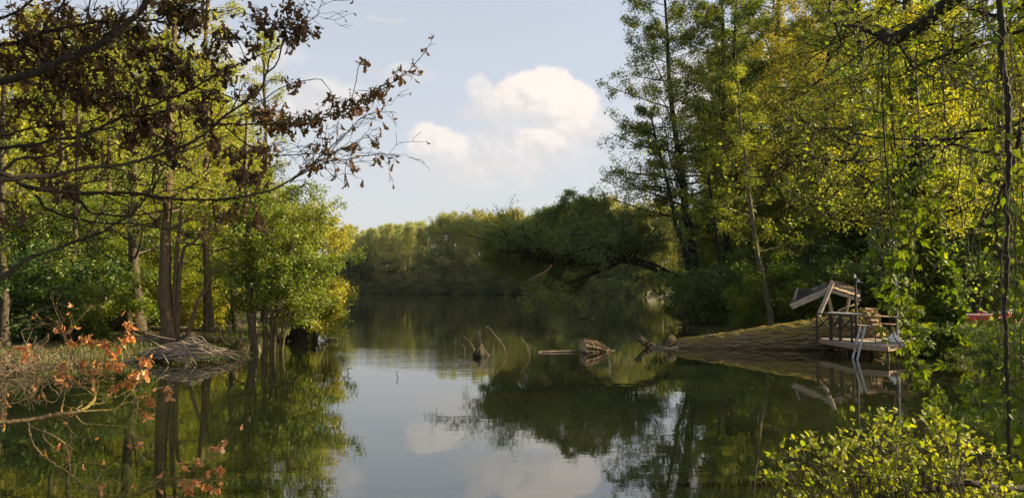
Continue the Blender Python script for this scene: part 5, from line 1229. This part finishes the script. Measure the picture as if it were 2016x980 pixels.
def vine(name, label, strands, leaf_t, mat, seed, size, per_m, stem=(.010, .004), limit=300, clumps=(), face=(-.2, -1, .5), jit=.05):
    rng = np.random.default_rng(seed); foot = tuple(at(*strands[0][0][0])); r = empty(name, foot, label, 'vine'); LP = []; fine = Geo()
    for pl, w, dens in strands:
        P = spline([tuple(at(*q)) for q in pl], 16 * len(pl)); P[1:-1] += np.cumsum(rng.normal(size=(len(P) - 2, 3)), 0) * .0025 + rng.normal(size=(len(P) - 2, 3)) * .003; rad = w * pl[0][2] / FPX / 2
        g = Geo() if w >= 4 else fine; g.add(*tubes(P, np.linspace(rad, max(rad * .45, .0022), len(P)), 6))
        if w >= 4: g.build('stem', M['darkbark'], r, smooth=True)
        Ln = np.linalg.norm(np.diff(P, axis=0), axis=1).sum(); n = int(Ln * per_m * dens)
        i = rng.integers(0, len(P), n); e = P[i] + rng.normal(size=(n, 3)) * jit * (1.2, 1.2, 1)
        for a, b in zip(P[i], e): fine.add(*tubes(np.array([a, (a + b) / 2 + (0, 0, .01), b]), np.array([.0016, .0013, .001]), 3))
        LP.append(e)
    for px, py, sp, n, d in clumps: LP.append(at(px, py, d) + rng.normal(size=(n, 3)) * sp * d / FPX)
    fine.build('tendrils', M['bark'], r, kind='stuff'); P = np.vstack(LP); n = len(P)
    Rm = leaf_frames(rng, n, np.array((0, -.25, -.75)) + rng.normal(size=(n, 3)) * .45, np.array(face) + 0 * P, .2, .55)
    place_leaves(r, leaf_t, mat, P, Rm, size * (0.55 + .8 * rng.random(n)), seed + 1, limit)

CL = [creeper_leaf(i) for i in range(5)]
sA = [(D([(1742, 72), (1738, 150), (1744, 300), (1752, 400), (1762, 500), (1758, 600), (1752, 640)], 7.6, 7.0), 4, .35), (D([(1750, 76), (1752, 170), (1760, 300), (1776, 420), (1784, 540), (1795, 640)], 7.8, 7.2), 4, .6),
      (D([(1800, 60), (1806, 200), (1812, 330), (1800, 420), (1792, 500)], 7.6, 7.4), 2.5, .8), (D([(1770, 130), (1774, 260), (1790, 380), (1800, 480), (1790, 560), (1775, 620)], 7.8, 7.0), 2, 1.2), (D([(1734, 90), (1728, 220), (1740, 360), (1730, 470), (1742, 560)], 7.8, 7.2), 2, .6),
      (D([(1822, 280), (1830, 360), (1822, 420)], 8, 7.8), 2, .9), (D([(1752, 640), (1770, 680), (1790, 705), (1812, 735), (1826, 770), (1835, 820), (1838, 870)], 7.0, 6.8), 2.5, 1.5), (D([(1795, 620), (1802, 680), (1815, 730), (1822, 790)], 7.1, 6.9), 2, 1.6),
      (D([(1775, 690), (1762, 725), (1766, 760), (1757, 830), (1780, 860)], 7.0, 6.7), 2.5, .12), (D([(1765, 725), (1772, 790), (1800, 820), (1840, 838)], 7, 6.8), 2, .2), (D([(1756, 300), (1768, 420), (1770, 500)], 7.4, 7.2), 2, .8)]
vine('hanging_creeper', 'sunlit creeper of five fingered leaves hanging in front of the deck', sA, CL, M['creeper'], 91, .085, 14, clumps=[(1760, 580, 18, 24, 7), (1790, 600, 14, 14, 7.2), (1770, 530, 16, 16, 7.2), (1800, 650, 12, 14, 7.0), (1790, 700, 9, 9, 7.0), (1812, 735, 11, 14, 6.9), (1830, 785, 10, 9, 6.9), (1745, 560, 12, 10, 7.1), (1778, 470, 18, 20, 7.4), (1785, 420, 20, 24, 7.5), (1780, 340, 18, 16, 7.6), (1830, 420, 14, 12, 7.6)])
HL = [round_leaf(i, 1.0) for i in range(4)]
rb = random.Random(5); sB = [(D([(1968, -40), (1978, 100), (1984, 200), (1990, 300), (1986, 400), (1988, 500), (1978, 650), (1984, 800), (1988, 1000)], 5.6, 5.3), 13, .35), (D([(2010, 250), (1990, 330), (1958, 430), (1966, 540), (1968, 620)], 5.6, 5.4), 7, .7),
      (D([(1855, 100), (1860, 200), (1868, 242), (1900, 272), (1920, 330), (1925, 420), (1916, 540)], 7.2, 6.6), 3, .25), (D([(1905, -20), (1912, 90), (1900, 200), (1912, 320), (1908, 420)], 6.6, 6.4), 2, .3)]
for k in range(17):
    x = 1930 + k * 6; y0 = rb.choice((-30, -30, 80, 200, 350)); y1 = rb.uniform(560, 900) if x > 1960 else rb.uniform(300, 480); d0 = rb.uniform(5.2, 6.8)
    sB.append((D([(x + rb.uniform(-8, 8), y0 + (y1 - y0) * t / 5) for t in range(6)], d0, d0), 2, 1.0 if x > 1925 else .45))
vine('vine_curtain', 'curtain of leafy vines with a thick dark stem down the right edge', sB, HL, M['creeper'], 95, .058, 12, clumps=[(1965, 780, 24, 40, 5.5), (1990, 720, 24, 34, 5.5), (1962, 700, 14, 14, 5.6), (1990, 850, 22, 40, 5.4), (1990, 600, 26, 30, 5.5), (1985, 940, 26, 40, 5.2)], jit=.07)

def round_bush():
    rng = np.random.default_rng(99); f = (2.35, 4.25, gz(2.35, 4.25) - .05); r = empty('round_leaved_bush', f, 'bush of bright yellow green round leaves in the lower right corner', 'bush'); tw = Geo(); LP = []
    tips = [(1520, 935), (1545, 905), (1575, 900), (1610, 885), (1630, 885), (1650, 905), (1680, 890), (1700, 880), (1727, 835), (1735, 850), (1760, 845), (1765, 870), (1790, 880), (1810, 865), (1830, 845), (1850, 850), (1870, 862), (1885, 870), (1890, 900), (1900, 890),
            (1930, 900), (1955, 905), (1700, 920), (1740, 920), (1780, 920), (1820, 920), (1860, 930), (1580, 950), (1630, 945), (1670, 960), (1720, 955), (1760, 965), (1800, 960), (1840, 965), (1540, 965), (1600, 975), (1510, 970), (1660, 920), (1715, 900), (1690, 990), (1760, 1000), (1840, 1000), (1900, 960), (1940, 950), (1980, 930), (1960, 985), (1620, 1000), (1550, 1000)]
    for px, py in tips * 5:
        d = rng.uniform(4.1, 4.9); e = at(px + rng.normal() * 10, py + rng.normal() * 8, d); b = np.array(f) + (rng.normal() * .35, rng.normal() * .2, .05); m = b * .45 + e * .55 + (rng.normal() * .06, rng.normal() * .06, .06)
        W = spline([b, m, e], 12); W[1:-1] += rng.normal(size=(10, 3)) * .006; tw.add(*tubes(W, np.linspace(.006, .002, 12), 5))
        for j in range(7):
            t = rng.integers(4, 12); e2 = W[t] + unit(rng.normal(size=3) + (0, 0, .5)) * rng.uniform(.04, .13); tw.add(*tubes(wander(rng, W[t], e2, 4, 0, .2), np.linspace(.002, .001, 4), 3))
            for q in range(4): LP.append(e2 + rng.normal(size=3) * .024)
    tw.build('twigs', M['bark'], r, kind='stuff', smooth=True); P = np.array(LP); n = len(P)
    Rm = leaf_frames(rng, n, unit(P - np.array(f) - (0, 0, -.1)) * .7 + rng.normal(size=(n, 3)) * .5, np.array((0, -.25, 1.0)) + 0 * P, .2, .5)
    place_leaves(r, [round_leaf(i, 0) for i in range(5)], M['bush'], P, Rm, .034 * (0.5 + .9 * rng.random(n)), 7, 300)
    g = Geo(); tube(g, [at(2080, 955, 4.6), at(1980, 962, 4.5), at(1900, 950, 4.4), at(1840, 962, 4.35), at(1760, 972, 4.3), at(1690, 992, 4.2)], .022, .012, 8, 30, rough=.2, rng=rng)
    tag(g.build('fallen_branch', M['darkbark'], origin=tuple(at(1840, 962, 4.4)), smooth=True), 'dark dead branch lying through the round leaved bush', 'branch')
round_bush()

# the high crowned trees on the camera's own bank, to the right, which shade the withered oak
for i, (x, y) in enumerate([(9.8, 6.6), (12.5, 9.5), (11.8, 3.6)]):
    z = gz(x, y)
    make_tree('bank_tree', 'high crowned tree on the near bank right of the viewpoint', 'tree', [([(x, y, z - .1), (x + .2, y, z + 4), (x - .1, y + .2, z + 9), (x, y, z + 14)], .2, .05)], M['green'], M['bark'], 700 + i, nlimb=26, t0=.62, length=lambda t: 3.6,
              elev=lambda t: .25, n2=6, n3=4, nl=16, leaf=.16, sp=.2, parts=False, group='trees on the near bank')

# fallen leaves and pollen drifting near the banks
rng = np.random.default_rng(77); x = np.r_[rng.uniform(-13, 13, 2600), rng.normal(4, 3, 500)]; y = np.r_[rng.uniform(7, 30, 2600), rng.normal(25, 2, 500)]; sh = shore(x, y)
k = (sh < -.1) & (rng.random(len(x)) < np.exp(sh / 1.6) + .03); n = int(k.sum()); g = Geo(); a = rng.random(n) * 6.28; sz = rng.uniform(.012, .04, n)
c = np.stack([x[k], y[k], np.full(n, .004)], 1); u = np.stack([np.cos(a), np.sin(a), 0 * a], 1) * sz[:, None]; v = np.stack([-np.sin(a), np.cos(a), 0 * a], 1) * sz[:, None] * .55
g.add(np.stack([c - u, c + v, c + u, c - v], 1).reshape(-1, 3), np.arange(n)[:, None] * 4 + np.arange(4)[None]); tag(g.build('leaves', M['ochre']), kind='stuff')

# thin evening haze lying over the pond and the woods
m, k, out = newmat('haze_air'); pv = k.new('ShaderNodeVolumePrincipled'); pv.inputs['Color'].default_value = (0.86, 0.90, 0.96, 1); pv.inputs['Density'].default_value = 0.00006; pv.inputs['Anisotropy'].default_value = 0.2
k.l.new(pv.outputs[0], out.inputs['Volume']); g = Geo(); box(g, (0, 1470, 21.75), (5400, 4340, 48.5)); tag(g.build('haze', m), kind='stuff')
